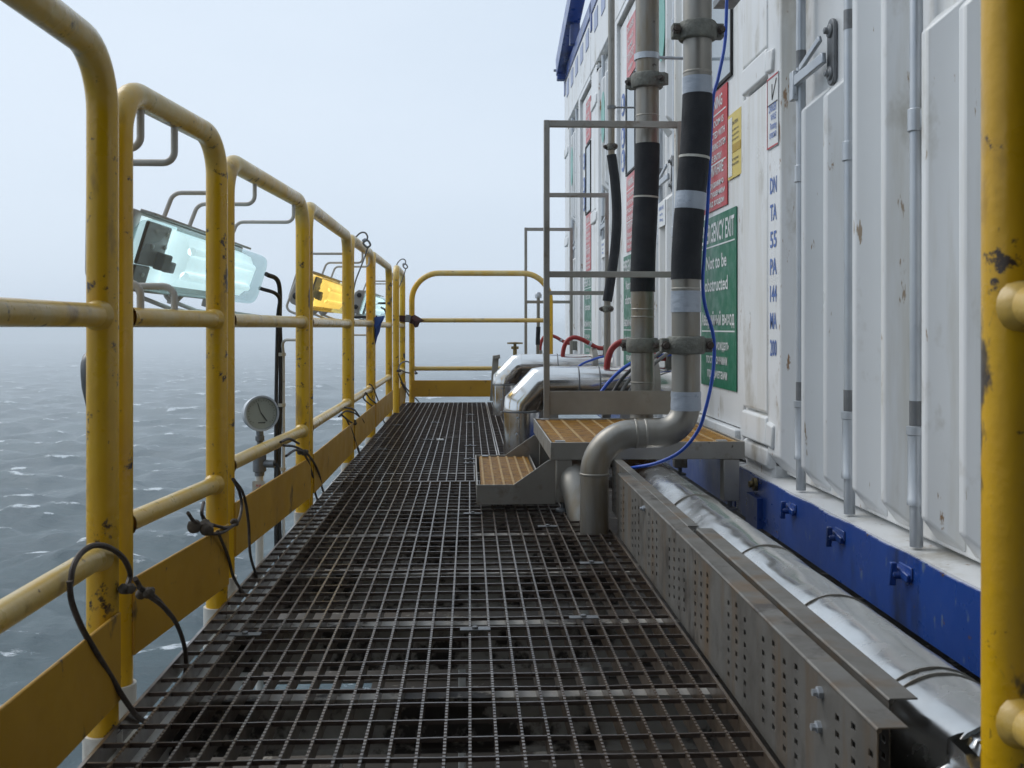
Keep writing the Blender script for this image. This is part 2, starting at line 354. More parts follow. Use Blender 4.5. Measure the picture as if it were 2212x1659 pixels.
# ------------------------------------------------------------------ grating floor and what carries it
def grating(name, label, x0, x1, y0, y1, fine=True):
    g = thing(name, label, 'floor grating', (x0, y0, 0))
    pitch, cp, dep, th = .0405, .0755, .032, .0046
    nb = int(round((x1-x0)/pitch)); px = (x1-x0)/nb
    b = MB(); tooth = .013 if fine else .05
    for i in range(nb+1):
        x = x0+px*i; wob = random.uniform(-.0012, .0012); x += wob
        zt = 0.0
        if i in (0, nb): b.box(x-.003, x+.003, y0, y1, -dep-.004, .001); continue
        nt = int((y1-y0)/tooth); prof = []
        for k in range(nt):
            ya = y0+(y1-y0)*k/nt; yb = y0+(y1-y0)*(k+1)/nt
            prof += [(ya, zt-.0035), (ya+(yb-ya)*.22, zt), (ya+(yb-ya)*.78, zt)]
        prof.append((y1, zt-.0035)); v0 = len(b.v); n_ = len(prof)
        for (y, z) in prof:
            b.v += [Vector((x-th/2, y, z)), Vector((x+th/2, y, z)), Vector((x-th/2, y, -dep)), Vector((x+th/2, y, -dep))]
        for k in range(n_-1):
            i0 = v0+4*k; i1 = i0+4
            b.f += [(i0, i0+1, i1+1, i1), (i0+2, i0, i1, i1+2), (i0+1, i0+3, i1+3, i1+1), (i0+3, i0+2, i1+2, i1+3)]
    b.build('bearing_bars', M['grating'], g, smooth=False, fix=False)
    c = MB(); nc = int(round((y1-y0)/cp))
    for k in range(1, nc):
        y = y0+(y1-y0)*k/nc+random.uniform(-.002, .002); n_ = max(4, int((x1-x0)/.0405)); a0 = random.random()*6; v0 = len(c.v)
        for j in range(n_+1):
            x = x0+(x1-x0)*j/n_; tw = .45*math.sin(j*math.pi+a0)
            for (dy, dz) in ((-.0016, -.0085), (.0016, -.0085), (.0016+.0010*tw, -.0012), (-.0016+.0010*tw, -.0012)): c.v.append(Vector((x, y+dy, dz+.0006*math.sin(j*.7+a0))))
        for j in range(n_):
            for q in range(4):
                r_ = (q+1) % 4; c.f.append((v0+4*j+q, v0+4*j+r_, v0+4*j+4+r_, v0+4*j+4+q))
    c.build('cross_rods', M['rod_dark'], g, smooth=False, fix=False)
    for y in (y0, y1): MB().box(x0-.003, x1+.003, y-.003, y+.003, -dep-.004, .0005).build('edge_band', M['grating'], g, smooth=False)
    return g
grating('floor_grating', 'dark serrated steel grating in the foreground, from the camera to the lower ochre step', -.575, .455, .2, 4.315)
grating('floor_grating', 'dark steel grating running on to the yellow end rail', -.575, .142, 4.33, 8.88, True)
grating('floor_grating', 'narrow strip of steel grating around the feet of the silver clad pipes', .152, .62, 4.33, 8.88, False)
for y in (.98, 1.44, 1.92, 2.384, 2.876, 3.38, 3.83, 4.32, 4.83, 5.6, 6.4, 7.2, 8.0, 8.8):
    m = MB(); m.box(-.55, .46, y-.028, y+.028, -.046, -.037); m.box(-.55, .46, y-.003, y+.003, -.13, -.046); m.box(-.55, .46, y-.028, y+.028, -.139, -.13)
    tag(m.build('support_beam', M['under'], smooth=False), 'soiled white cross beam seen through the walkway grating', 'beam', 'cross beams under the walkway grating')
eb = thing('edge_beam', 'white edge beam below the outer side of the grating, with sockets for the rail posts', 'beam', (-.6, 4, -.1))
m = MB(); m.box(-.565, -.552, .2, 8.9, -.16, -.042); m.box(-.565, -.50, .2, 8.9, -.041, -.036); m.build('web', M['cream'], eb, smooth=False)
POSTS = []
ld = MB()
ld.box(-.86, 6, 3.60, 9.6, -.60, -.59); ld.box(-.86, 6, -1, 3.16, -.60, -.59); ld.box(-.34, 6, 3.161, 3.599, -.605, -.595)
tag(ld.build('lower_deck', M['deck'], smooth=False), 'dirty brown deck plating far below the walkway grating', 'deck', kind='structure')
m = MB(); m.box(-.90, -.655, .2, 1.62, -.16, -.10); m.box(-.90, -.89, .2, 1.62, -.34, -.16)
tag(m.build('outer_ledge', M['cream'], bevel=.006), 'white painted ledge under the nearest yellow rail at the lower left', 'ledge')
ud = MB(); ud.box(-.38, 6, -6, 1.5, 2.55, 2.75); ud.box(-2.5, 6, -2.6, -2.5, -.1, 4.6)  # unseen deck and bulkhead, added to block sky light from the foreground
for yy in (-4, -2, 0, 1.3): ud.box(-.38, 6, yy, yy+.12, 2.35, 2.55)
tag(ud.build('shade_deck', M['deck'], smooth=False), 'added dark deck and bulkhead out of view, shading the near end of the walkway', 'deck', kind='structure')
# scraps on the deck below
for (x, y, sx, sy, mt, lb) in ((-.02, 2.75, .07, .05, 'cream', 'pale scrap block lying below the grating near the walkway middle'),
                               (.13, 1.66, .09, .10, 'plaster', 'cream wooden scrap below the grating at the bottom of the photo'),
                               (-.28, 2.18, .12, .05, 'cream', 'off white flat offcut below the grating beside the sea gap')):
    m = MB(); m.obox((x, y, -.2), (sx/2, sx*.12, 0), (-sy*.1, sy/2, 0), (0, 0, .012)); m.box(x-.01, x+.01, y-.01, y+.01, -.54, -.21)
    tag(m.build('scrap_block', M[mt], bevel=.004), lb, 'scrap')

for (u, v, k) in ((948, 956, .011), (955, 953, .008)):
    p = atY(u, v, 5.9); m = MB(); m.obox((p.x, p.y, .004), (k, .003, 0), (-.004, k*.8, .001), (0, 0, .003))
    tag(m.build('paper_scrap', M['signwhite']), 'tiny white scrap lying on the middle of the walkway grating', 'scrap', 'white scraps on the grating')
rnd = random.Random(11)
for g in [o for o in C.objects if o.name.startswith('floor_grating')][:2]:
    y0 = g.location.y
    for k in range(9):
        x = -.575+.0405*rnd.choice((2, 3, 9, 14, 20, 22)) if y0 < 2 else -.575+.04*rnd.choice((2, 8, 14)); x = min(x, .10 if y0 > 2 else .42); y = y0+.5+rnd.random()*3.3
        b = MB(); b.box(x-.012, x+.053, y-.011, y+.011, .0015, .0035); b.lathe([(.007, .0036), (.007, .008), (.004, .009)], (x+.02, y, 0), n=6); b.build('saddle_clip', M['galvdark'], g)

# ------------------------------------------------------------------ yellow guard rails
def rail(label, p0, p1, top=1.1, mid=.67, low=.28, r=.0252, bend=.1, toe=(.04, .185), loops=None, sock=True, in_off=.027, toe_ext=(0, 0)):
    p0, p1 = Vector((*p0, 0)), Vector((*p1, 0)); d = (p1-p0); L_ = d.length; t = d.normalized(); inn = Vector((t.y, -t.x, 0))
    g = thing('guard_rail', label, 'guard rail', p0)
    z = Vector((0, 0, 1))
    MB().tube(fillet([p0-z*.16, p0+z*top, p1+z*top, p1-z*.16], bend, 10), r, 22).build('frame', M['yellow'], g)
    for h, nm in ((mid, 'mid_rail'), (low, 'lower_rail')):
        b = MB(); b.tube([p0+z*h, p0+z*h+d*.5, p1+z*h], .0192, 18)
        for q, s_ in ((p0, 1), (p1, -1)): b.tube([q+z*h+t*s_*r*.8, q+z*h+t*s_*(r+.004), q+z*h+t*s_*(r+.010)], [.026, .023, .0192], 18, cap=False)
        b.build(nm, M['yellow_rail'], g)
    if toe:
        a = p0+t*toe_ext[0]; e = p1+t*toe_ext[1]; c = (a+e)/2+inn*in_off+z*(toe[0]+toe[1])/2
        MB().obox(c, (e-a)/2, inn*.003, z*(toe[1]-toe[0])/2).build('toe_plate', M['toe'], g, bevel=.002)
    if sock: POSTS.extend([p0, p1])
    return g
XR = -.6
def yr(u): return -XR*F/(1014-u)
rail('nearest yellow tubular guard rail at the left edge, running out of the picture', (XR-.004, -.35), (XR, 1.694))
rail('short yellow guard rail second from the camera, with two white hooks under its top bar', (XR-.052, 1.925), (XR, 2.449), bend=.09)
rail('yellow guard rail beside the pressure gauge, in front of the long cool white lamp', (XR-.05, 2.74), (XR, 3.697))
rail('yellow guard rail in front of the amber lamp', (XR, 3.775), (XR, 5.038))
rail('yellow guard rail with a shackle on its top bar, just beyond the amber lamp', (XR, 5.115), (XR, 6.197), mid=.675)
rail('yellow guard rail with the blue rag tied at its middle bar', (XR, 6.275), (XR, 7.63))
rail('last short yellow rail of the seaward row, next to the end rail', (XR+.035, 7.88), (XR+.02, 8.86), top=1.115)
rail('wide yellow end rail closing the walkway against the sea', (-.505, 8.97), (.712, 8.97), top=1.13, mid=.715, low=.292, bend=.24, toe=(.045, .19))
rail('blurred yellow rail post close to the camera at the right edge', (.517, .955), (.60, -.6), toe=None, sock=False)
sk = MB()
for p in POSTS:
    if p.y < .3: continue
    s = MB(); s.lathe([(.0275, -.012), (.031, -.012), (.031, -.30), (.0275, -.30)], p)
    s.bar(p+Vector((.0, 0, -.2)), Vector((-.553 if abs(p.y-8.97) > .01 else p.x, p.y if abs(p.y-8.97) > .01 else 8.89, -.12)), .012, .10)
    s.build('socket', M['cream'], eb)

# ------------------------------------------------------------------ lamps on the seaward side
def rail_x(Y):
    if Y < 2.45: return XR-.052*(2.449-Y)/.524
    if Y < 3.7: return XR-.05*(3.697-Y)/.957
    return XR
def arm_path(Y, x1=-.80, x2=-.905, zt=1.08, zd=1.015, zb=.74):
    return fillet([(rail_x(Y), Y, zt), (rail_x(Y), Y, zd), (x1, Y, zd), (x2, Y, zb), (x2+.1, Y, .70), (rail_x(Y), Y, .672)], [.025, .03, .03, .03, .02], 5)
def lamp(label, y0, y1, glow, bowl, arms, plain_bowl=False):
    L0 = Vector((-.835, (y0+y1)/2, .845)); g = thing('strip_lamp', label, 'lamp', L0, 'linear lamps hung outside the yellow rails')
    ta = R(17); nn = Vector((math.cos(ta), 0, -math.sin(ta))); bb = Vector((math.sin(ta), 0, math.cos(ta))); yy = Vector((0, 1, 0))
    c = Vector((-.835, 0, .845))
    def P(a, b, y): return c+nn*a+bb*b+yy*y
    # body: rounded back channel
    sec = [(-.075, -.06), (-.075, .06), (-.055, .088), (0, .098), (.0, -.098), (-.055, -.088)]
    b = MB(); b.prism([P(a, q, y0) for a, q in sec], yy*(y1-y0)); b.build('housing', M['lampgrey'], g, bevel=.006)
    f = MB(); f.obox(P(.014, .099, (y0+y1)/2+.01), nn*.020, bb*.0035, yy*((y1-y0)/2-.04)); f.obox(P(.010, -.099, (y0+y1)/2), nn*.012, bb*.0035, yy*((y1-y0)/2-.05))
    f.build('rim', M['lampgrey'], g, bevel=.002)
    # bowl: lofted rounded box, closed at both ends
    v = MB(); secs = []
    ys = [(y0+.02, .0), (y0+.024, .62), (y0+.05, .93), (y0+.09, 1), (y1-.11, 1), (y1-.06, .95), (y1-.025, .78), (y1-.02, .4)]
    nq = 28
    for (y, sc) in ys:
        ring = []
        for k in range(nq):
            th = 2*math.pi*k/nq; ca, sa = math.cos(th), math.sin(th)
            e = .42; a = math.copysign(abs(ca)**e, ca); q = math.copysign(abs(sa)**e, sa)
            ring.append(P(.004+(.058+.056*a)*(sc if sc > .5 else sc*.9), .088*q*(sc*.25+.75 if sc else .6), y))
        secs.append(ring)
    for ring in secs: v.v += ring
    for i in range(len(secs)-1):
        for k in range(nq): v.f.append((i*nq+k, i*nq+(k+1) % nq, (i+1)*nq+(k+1) % nq, (i+1)*nq+k))
    v.f.append(tuple(reversed(range(nq)))); v.f.append(tuple((len(secs)-1)*nq+k for k in range(nq)))
    v.build('cover', M[bowl], g)
    rf = MB(); rf.prism([P(a, q, y0+.29) for a, q in ((.004, -.078), (.05, -.07), (.075, -.03), (.078, .03), (.05, .07), (.004, .078))], yy*(y1-y0-.36)); rf.obox(P(.012, 0, y0+.17), nn*.004, bb*.086, yy*.14); rf.build('reflector', M[glow], g)
    tb = MB()
    for q in (-.035, .035): tb.cyl(P(.078, q, y0+.29), P(.078, q, y1-.12), .012, 12)
    tb.build('tube', M[glow], g)
    gp = MB(); gp.obox(P(.030, .024, y0+.115), nn*.005, bb*.055, yy*.095); gp.obox(P(.030, -.058, y0+.075), nn*.005, bb*.026, yy*.055); gp.build('gear_plate', M['geartray'], g, bevel=.004)
    for (a, q, y) in ((.036, .06, y0+.09), (.036, .06, y0+.18), (.036, .02, y0+.09), (.036, .025, y0+.19), (.036, -.055, y0+.08)):
        s = MB(); s.lathe([(.006, 0), (.006, .003), (.003, .005)], P(a, q, y), nn, 10); s.build('screw', M['signwhite'], g)
    cl = MB(); cl.obox(P(.048, -.012, y0+.17), nn*.012, bb*.022, yy*.035); cl.obox(P(.046, -.022, y0+.24), nn*.006, bb*.015, yy*.04); cl.build('lamp_holder', M['black'], g, bevel=.004)
    for q in (.05, -.045):
        s = MB(); s.lathe([(.014, -.002), (.018, -.002), (.018, .012), (.010, .016)], P(-.035, q, y0), (0, -1, 0), 16); s.build('gland', M['black'], g)
    for y in (y0+.12, (y0+y1)/2, y1-.2):
        s = MB(); s.prism([P(-.03, -.095, y-.02), P(.01, -.098, y-.02), P(-.01, -.135, y-.02), P(-.028, -.135, y-.02)], yy*.04); s.build('foot', M['rodwhite'], g, bevel=.003)
    for Y in arms: MB().tube(arm_path(Y), .0062, 10).build('bracket_arm', M['rodwhite'], g)
    return g
lamp('long cool white strip lamp behind the second post, nearest to the camera', 2.50, 3.68, 'glow_cool', 'bowl_cool', (2.79, 3.04, 3.55))
lamp('amber lit strip lamp behind the yellow rails', 5.24, 6.42, 'glow_warm', 'bowl_warm', (5.05, 5.75, 6.12))
lamp('farthest strip lamp, pale cool light with its grey end plate and cable glands in view', 7.95, 9.3, 'glow_cool', 'bowl_cool', (8.0, 8.5))
hk = thing('lamp_bracket', 'pair of empty white hook arms under the top and middle bars of the second rail', 'bracket', (XR, 2.1, .67))
for Y in (2.02, 2.19):
    MB().tube(fillet([(rail_x(Y), Y, 1.08), (rail_x(Y), Y, 1.0), (-.738, Y, 1.0), (-.742, Y, .738), (rail_x(Y), Y, .738), (rail_x(Y), Y, .68)], .024, 6), .0075, 10).build('hook_arm', M['rodwhite'], hk)
# lamp cables with their conduits
for (Y, X, ut, lbl) in ((3.86, -.712, (575, 592), 'black lamp cable hanging beside the pressure gauge'), (6.36, -.745, None, 'black lamp cable hanging below the amber lamp'), (8.7, -.70, None, 'black lamp cable hanging below the farthest lamp')):
    st = atY(575, 592, 3.70) if ut else Vector((X-.04, Y-.1, .82))
    g = thing('lamp_cable', lbl, 'cable', (X, Y, -.3))
    MB().tube(spline([st, st+Vector((.03, .08, -.03)), (X, Y, .67), (X+.004, Y, .45), (X-.004, Y, .1), (X+.004, Y, -.2), (X+.05, Y, -.5)], 7), .0085, 10).build('outer_sheath', M['black'], g)
    if ut:
        s2 = atY(560, 622, 3.70); MB().tube(spline([s2, s2+Vector((.06, .05, -.03)), (X-.004, Y-.02, .67), (X-.012, Y-.012, .3), (X-.012, Y-.01, -.35)], 7), .007, 10).build('second_cable', M['black'], g)
    MB().tube(fillet([(XR-.01, Y-.08, .605), (X+.012, Y-.02, .605), (X+.014, Y, .55), (X+.014, Y, -.35)], .03, 5), .0055, 10).build('support_rod', M['rodwhite'], g)
    for z in (.55, .36, .12): MB().lathe([(.012, -.006), (.0165, -.006), (.0165, .006), (.012, .006)], (X+.006, Y, z), n=14).build('cable_clip', M['zip'], g)

# ------------------------------------------------------------------ pressure gauge
def gauge():
    c = atX(565, 893, -.675); g = thing('pressure_gauge', 'round pressure gauge with a pale dial outside the yellow lower rail', 'gauge', (c.x, c.y, -.4))
    ax = Vector((.50, -.86, .06)).normalized(); R0 = .054
    MB().lathe([(R0*.95, -.040), (R0, -.036), (R0, -.012), (R0*1.08, -.010), (R0*1.08, .004), (R0*.97, .004), (R0*.97, -.004), (.001, -.004)], c, ax, 36).build('case', M['galv'], g)
    MB().lathe([(R0*.95, -.003), (R0*.95, -.002)], c, ax, 36).build('dial', M['dial'], g)
    up = Vector((0, 0, 1)); up = (up-ax*up.dot(ax)).normalized(); rt = up.cross(ax).normalized()*1
    nd = MB(); q = c-ax*.0005
    for (x0, y0, x1, y1, w) in ((.018, -.026, -.002, .002, .0035), (-.002, .002, -.012, .034, .0018)):
        nd.bar(q+rt*x0+up*y0, q+rt*x1+up*y1, w, .0012, up=ax)
    nd.build('needle', M['blacktext'], g)
    tk = MB()
    for k in range(25):
        a = R(-45+270*k/24); d = rt*math.cos(a)+up*math.sin(a); tk.bar(q+d*.041, q+d*(.046 if k % 4 else .038), .0011, .0008, up=ax)
    tk.bar(q-up*.030-rt*.012, q-up*.030+rt*.012, .003, .0008, up=ax); tk.build('scale_marks', M['blacktext'], g)
    b = c-ax*.02
    MB().lathe([(.012, 0), (.012, -.02), (.015, -.022), (.015, -.036), (.010, -.040), (.010, -.05)], b-up*R0*.96, n=16).build('stem', M['galvdark'], g)
    z0 = b.z-R0-.05
    v = MB(); v.lathe([(.017, 0), (.017, -.03), (.022, -.032), (.022, -.085), (.016, -.088), (.016, -.10)], (b.x, b.y, z0), n=16)
    v.cyl((b.x, b.y, z0-.06), (b.x+.05, b.y-.01, z0-.06), .013, 12); v.build('valve', M['galvdark'], g)
    MB().tube(spline([(b.x+.05, b.y-.01, z0-.06), (b.x+.062, b.y-.01, z0-.075), (b.x+.062, b.y-.01, z0-.15)], 5), .006, 8).build('lever', M['black'], g)
    MB().cyl((b.x, b.y, z0-.10), (b.x, b.y, -.7), .0125, 14).build('riser_pipe', M['cream'], g)
    MB().box(b.x-.020, b.x+.020, b.y-.0155, b.y-.0145, z0-.20, z0-.115).build('tag_plate', M['zip'], g)
    t = MB()
    for k in range(4): lettering(t, 'PI 0%d' % (k+3), (b.x-.008, b.y-.0165, z0-.135-.018*k), (1, 0, 0), (0, 0, 1), .009, .016)
    t.build('tag_lettering', M['redsign'], g, smooth=False, fix=False)
gauge()
# lever hung outside the nearest rail
lp = [atX(u, v, -.66) for u, v in ((206, 940), (201, 900), (196, 850), (192, 805), (194, 780), (205, 768))]
m = MB(); m.tube(spline(lp, 4), [.003+.011*min(1, i/9) for i in range(21)], 10)
tag(m.build('metal_lever', M['galvdark']), 'dark tapered metal lever showing left of the nearest double post', 'lever')

# ------------------------------------------------------------------ wire lashings, shackles, rag, strap
def lash(label, strands, X, r=.0042, mat='wire', knots=()):
    g = thing('wire_lashing', label, 'lashing', atX(*strands[0][0], X), 'wire lashings round the yellow rails')
    for s in strands: MB().tube(spline([atX(u, v, X+random.uniform(-.006, .006)) for u, v in s], 7), r, 8).build('strand', M[mat], g)
    for (u, v, q) in knots:
        p = atX(u, v, X+.006); m = MB()
        for k in range(3): m.lathe([(q*.5, -q), (q, -q*.5), (q*1.1, q*.2), (q*.4, q)], p+Vector((random.uniform(-q, q), random.uniform(-q, q), random.uniform(-q, q)*.7)), (random.random(), random.random(), .6), 8)
        m.build('knot', M['rope'], g)
lash('rusty wire loop over the lower bar at the nearest double post', [[(152, 1262), (158, 1225), (175, 1195), (205, 1178), (240, 1185), (268, 1208), (281, 1240), (274, 1268)],
     [(150, 1255), (155, 1300), (175, 1352), (205, 1405), (240, 1462), (272, 1515), (302, 1552), (335, 1563), (375, 1545)]], -.568, .0046, knots=[(274, 1268, .008)])
lash('dark wire sagging from the nearest double post to the grating edge', [[(292, 1250), (312, 1280), (350, 1308), (380, 1345), (398, 1395), (402, 1440), (396, 1470)], [(300, 1268), (335, 1290), (368, 1328)]], -.566, .0045, knots=[(313, 1283, .009)])
lash('knotted wire tied round the post beside the gauge lamp, with two strands to the grating', [[(406, 1108), (422, 1128), (452, 1132), (490, 1140), (514, 1126), (522, 1092), (516, 1060), (503, 1035)],
     [(438, 1118), (452, 1150), (480, 1150), (512, 1130)], [(470, 1148), (492, 1200), (506, 1250), (535, 1290), (565, 1302)], [(505, 1036), (526, 1068), (537, 1130), (541, 1200), (560, 1262)], [(440, 1085), (436, 1110), (446, 1128)]], -.57, .0038, knots=[(434, 1140, .014), (512, 1128, .008)])
lash('twisted wires round the rail post next to the pressure gauge', [[(612, 962), (640, 966), (668, 985), (688, 1020), (698, 1060), (718, 1086)], [(618, 985), (640, 972), (660, 985), (676, 1030), (684, 1075), (705, 1092)], [(606, 955), (625, 948), (645, 958)]], -.572, .0042, knots=[(655, 975, .010)])
lash('coiled loose wire on the post below the amber lamp', [[(732, 900), (748, 888), (770, 895), (786, 912), (775, 920), (755, 910), (738, 896)], [(748, 905), (762, 935), (770, 962), (778, 985)], [(765, 925), (770, 955), (776, 975)], [(745, 880), (765, 885), (780, 905)]], -.575, .0042, knots=[(768, 912, .009)])
lash('loose wire strands on the post with the blue rag', [[(790, 848), (800, 862), (815, 875), (824, 900), (832, 915)], [(798, 830), (806, 838), (822, 880), (828, 905)], [(788, 850), (786, 862), (805, 878)]], -.58, .0042)
lash('wire loop tying the end rail to the last seaward rail', [[(860, 800), (866, 785), (880, 781), (892, 790), (899, 805)], [(862, 798), (880, 805), (899, 806)], [(861, 808), (872, 832), (888, 850), (905, 868)], [(866, 826), (876, 842), (884, 856)]], -.53, .006, knots=[(862, 800, .010), (899, 806, .010)])
for (u, v, Y, lb) in ((787, 512, 5.42, 'grey wire and shackle hooked over the top bar past the amber lamp'), (872, 566, 8.45, 'grey wire and shackle hooked over the top bar of the last seaward rail')):
    s = Y/5.42; g = thing('shackle', lb, 'shackle', atY(u, v, Y), 'shackles on the top bars')
    q = lambda a, b: atY(u+a/s, v+b/s, Y)
    MB().tube(spline([q(-24, 10), q(-18, 0), q(-8, -9), q(2, -9), q(7, 0), q(4, 8)], 7), .0045, 8).build('wire_loop', M['galvdark'], g)
    MB().tube(spline([q(2, 8), q(-2, 14), q(6, 22), q(13, 17), q(8, 8), q(2, 8)], 6), .0055, 8).build('bow', M['galvdark'], g)
    MB().tube(spline([q(8, 20), q(2, 40), q(-8, 66), q(-18, 92), q(-24, 118)], 6), .004, 8).build('tail_wire', M['galvdark'], g)
    MB().lathe([(.004, -.012), (.010, -.008), (.010, .008), (.004, .012)], q(0, 7), (1, 0, .6), 10).build('pin', M['tape'], g)
def cloth(name, mat, outline, Y, label, cat, seed, amp=.02):
    rnd = random.Random(seed); m = MB(); cc = atY(sum(p[0] for p in outline)/len(outline), sum(p[1] for p in outline)/len(outline), Y); pts = []
    for (u, v) in outline: pts.append(atY(u, v, Y)+Vector((0, rnd.uniform(-amp, amp), 0)))
    n_ = len(pts); m.v += [cc+Vector((0, -amp*1.2, 0))]+pts+[cc+Vector((0, amp*1.2, 0))]+[p+Vector((0, .006, 0)) for p in pts]
    for i in range(n_):
        j = (i+1) % n_; m.f += [(0, 1+i, 1+j), (n_+1, n_+2+j, n_+2+i), (1+i, n_+2+i, n_+2+j, 1+j)]
    return tag(m.build(name, M[mat]), label, cat)
cloth('rag', 'rag', [(796, 692), (812, 684), (832, 682), (829, 690), (823, 700), (820, 716), (815, 728), (811, 746), (809, 730), (806, 712), (800, 700)], 6.2, 'torn blue rag tied to the middle yellow bar', 'rag', 2)
g = thing('ratchet_strap', 'maroon ratchet strap with a metal buckle joining the end rail to its neighbour', 'strap', atY(890, 690, 8.85))
m = MB(); m.bar(atY(862, 688, 8.80), atY(896, 690, 8.90), .012, .055); m.build('webbing', M['strap'], g)
m = MB(); m.bar(atY(876, 687, 8.79), atY(886, 688, 8.80), .03, .06); m.build('buckle', M['galvdark'], g, bevel=.004)
lp = [(884, 684), (896, 680), (903, 684), (916, 692), (906, 698), (903, 706), (897, 708), (892, 700), (884, 698)]
o = cloth('loose_end', 'strap', lp, 8.88, 'x', 'x', 5, .03); o.parent = g; o.location = -g.location
for k in ('label', 'category'): del o[k]
for (a, b, Y, lb) in (((742, 686), (815, 684), 7.6, 'black cable tie bar behind the post with the blue rag'), ((812, 655), (847, 655), 8.3, 'black cable tie bar across the post below the farthest lamp')):
    tag(MB().bar(atY(*a, Y), atY(*b, Y), .012, .018).build('cable_tie', M['black'], bevel=.003), lb, 'cable tie')

# ------------------------------------------------------------------ containers
X0 = 1.047; XV = X0+.065; CW = 2.41
YN = Vector((0, -1, 0)); ZU = Vector((0, 0, 1))
def rib(m, yc, w, zt, zb):
    yf, yn = yc+w/2, yc-w/2; D = .062
    o = [(X0, yf, zt), (X0, yn, zt), (X0, yn, zb), (X0, yf, zb)]
    i = [(XV+.001, yf+D, zt+.06), (XV+.001, yn-D, zt+.06), (XV+.001, yn-D, zb-.065), (XV+.001, yf+D, zb-.065)]
    m.add(o+i, [(0, 1, 2, 3), (4, 0, 3, 7), (1, 5, 6, 2), (4, 5, 1, 0), (3, 2, 6, 7), (7, 6, 5, 4)])
def sign(g, name, yR, w, z0, z1, mat, lines, tm='signwhite', X=None, rules=(), label=None):
    """yR: near (right-hand) edge; lines: (text, baseline z, cap height, left margin, width)"""
    X = X0+.028 if X is None else X
    s = MB().box(X-.003, X, yR, yR+w, z0, z1).build(name, M[mat], g, smooth=False)
    if label: s['label'] = label
    t = MB()
    for (tx, z, h, lm, tw) in lines: lettering(t, tx, (X-.0045, yR+w-lm, z), YN, ZU, h, tw)
    for z in rules: t.box(X-.0042, X-.0032, yR+.02, yR+w-.02, z, z+.006)
    if t.v: t.build('lettering', M[tm], s, smooth=False, fix=False)
    return s
GREEN = lambda w: [('EMERGENCY EXIT', 1.028, .082, .02, w-.045), ('Not to be', .91, .058, .11, .36), ('obstructed', .812, .058, .08, .41), ('Аварийный выход', .662, .055, .02, w-.045),
                   ('Не загромождать', .556, .040, .06, w-.17), ('посторонними', .494, .040, .11, w-.25), ('предметами', .432, .040, .13, w-.27)]
REDL = lambda w: [('WARNING', 1.60, .05, .05, w*.7), ('THIS ROOM IS', 1.525, .028, .03, w*.8), ('PROTECTED WITH', 1.475, .028, .03, w*.85), ('EXTINGUISHING SYSTEM', 1.425, .028, .02, w*.9), ('BEFORE ENTRY', 1.375, .028, .04, w*.7),
                  ('ВНИМАНИЕ', 1.315, .042, .05, w*.75), ('Оборудовано', 1.265, .026, .03, w*.8), ('газотушением', 1.225, .026, .03, w*.85), ('перед входом', 1.185, .026, .04, w*.8)]
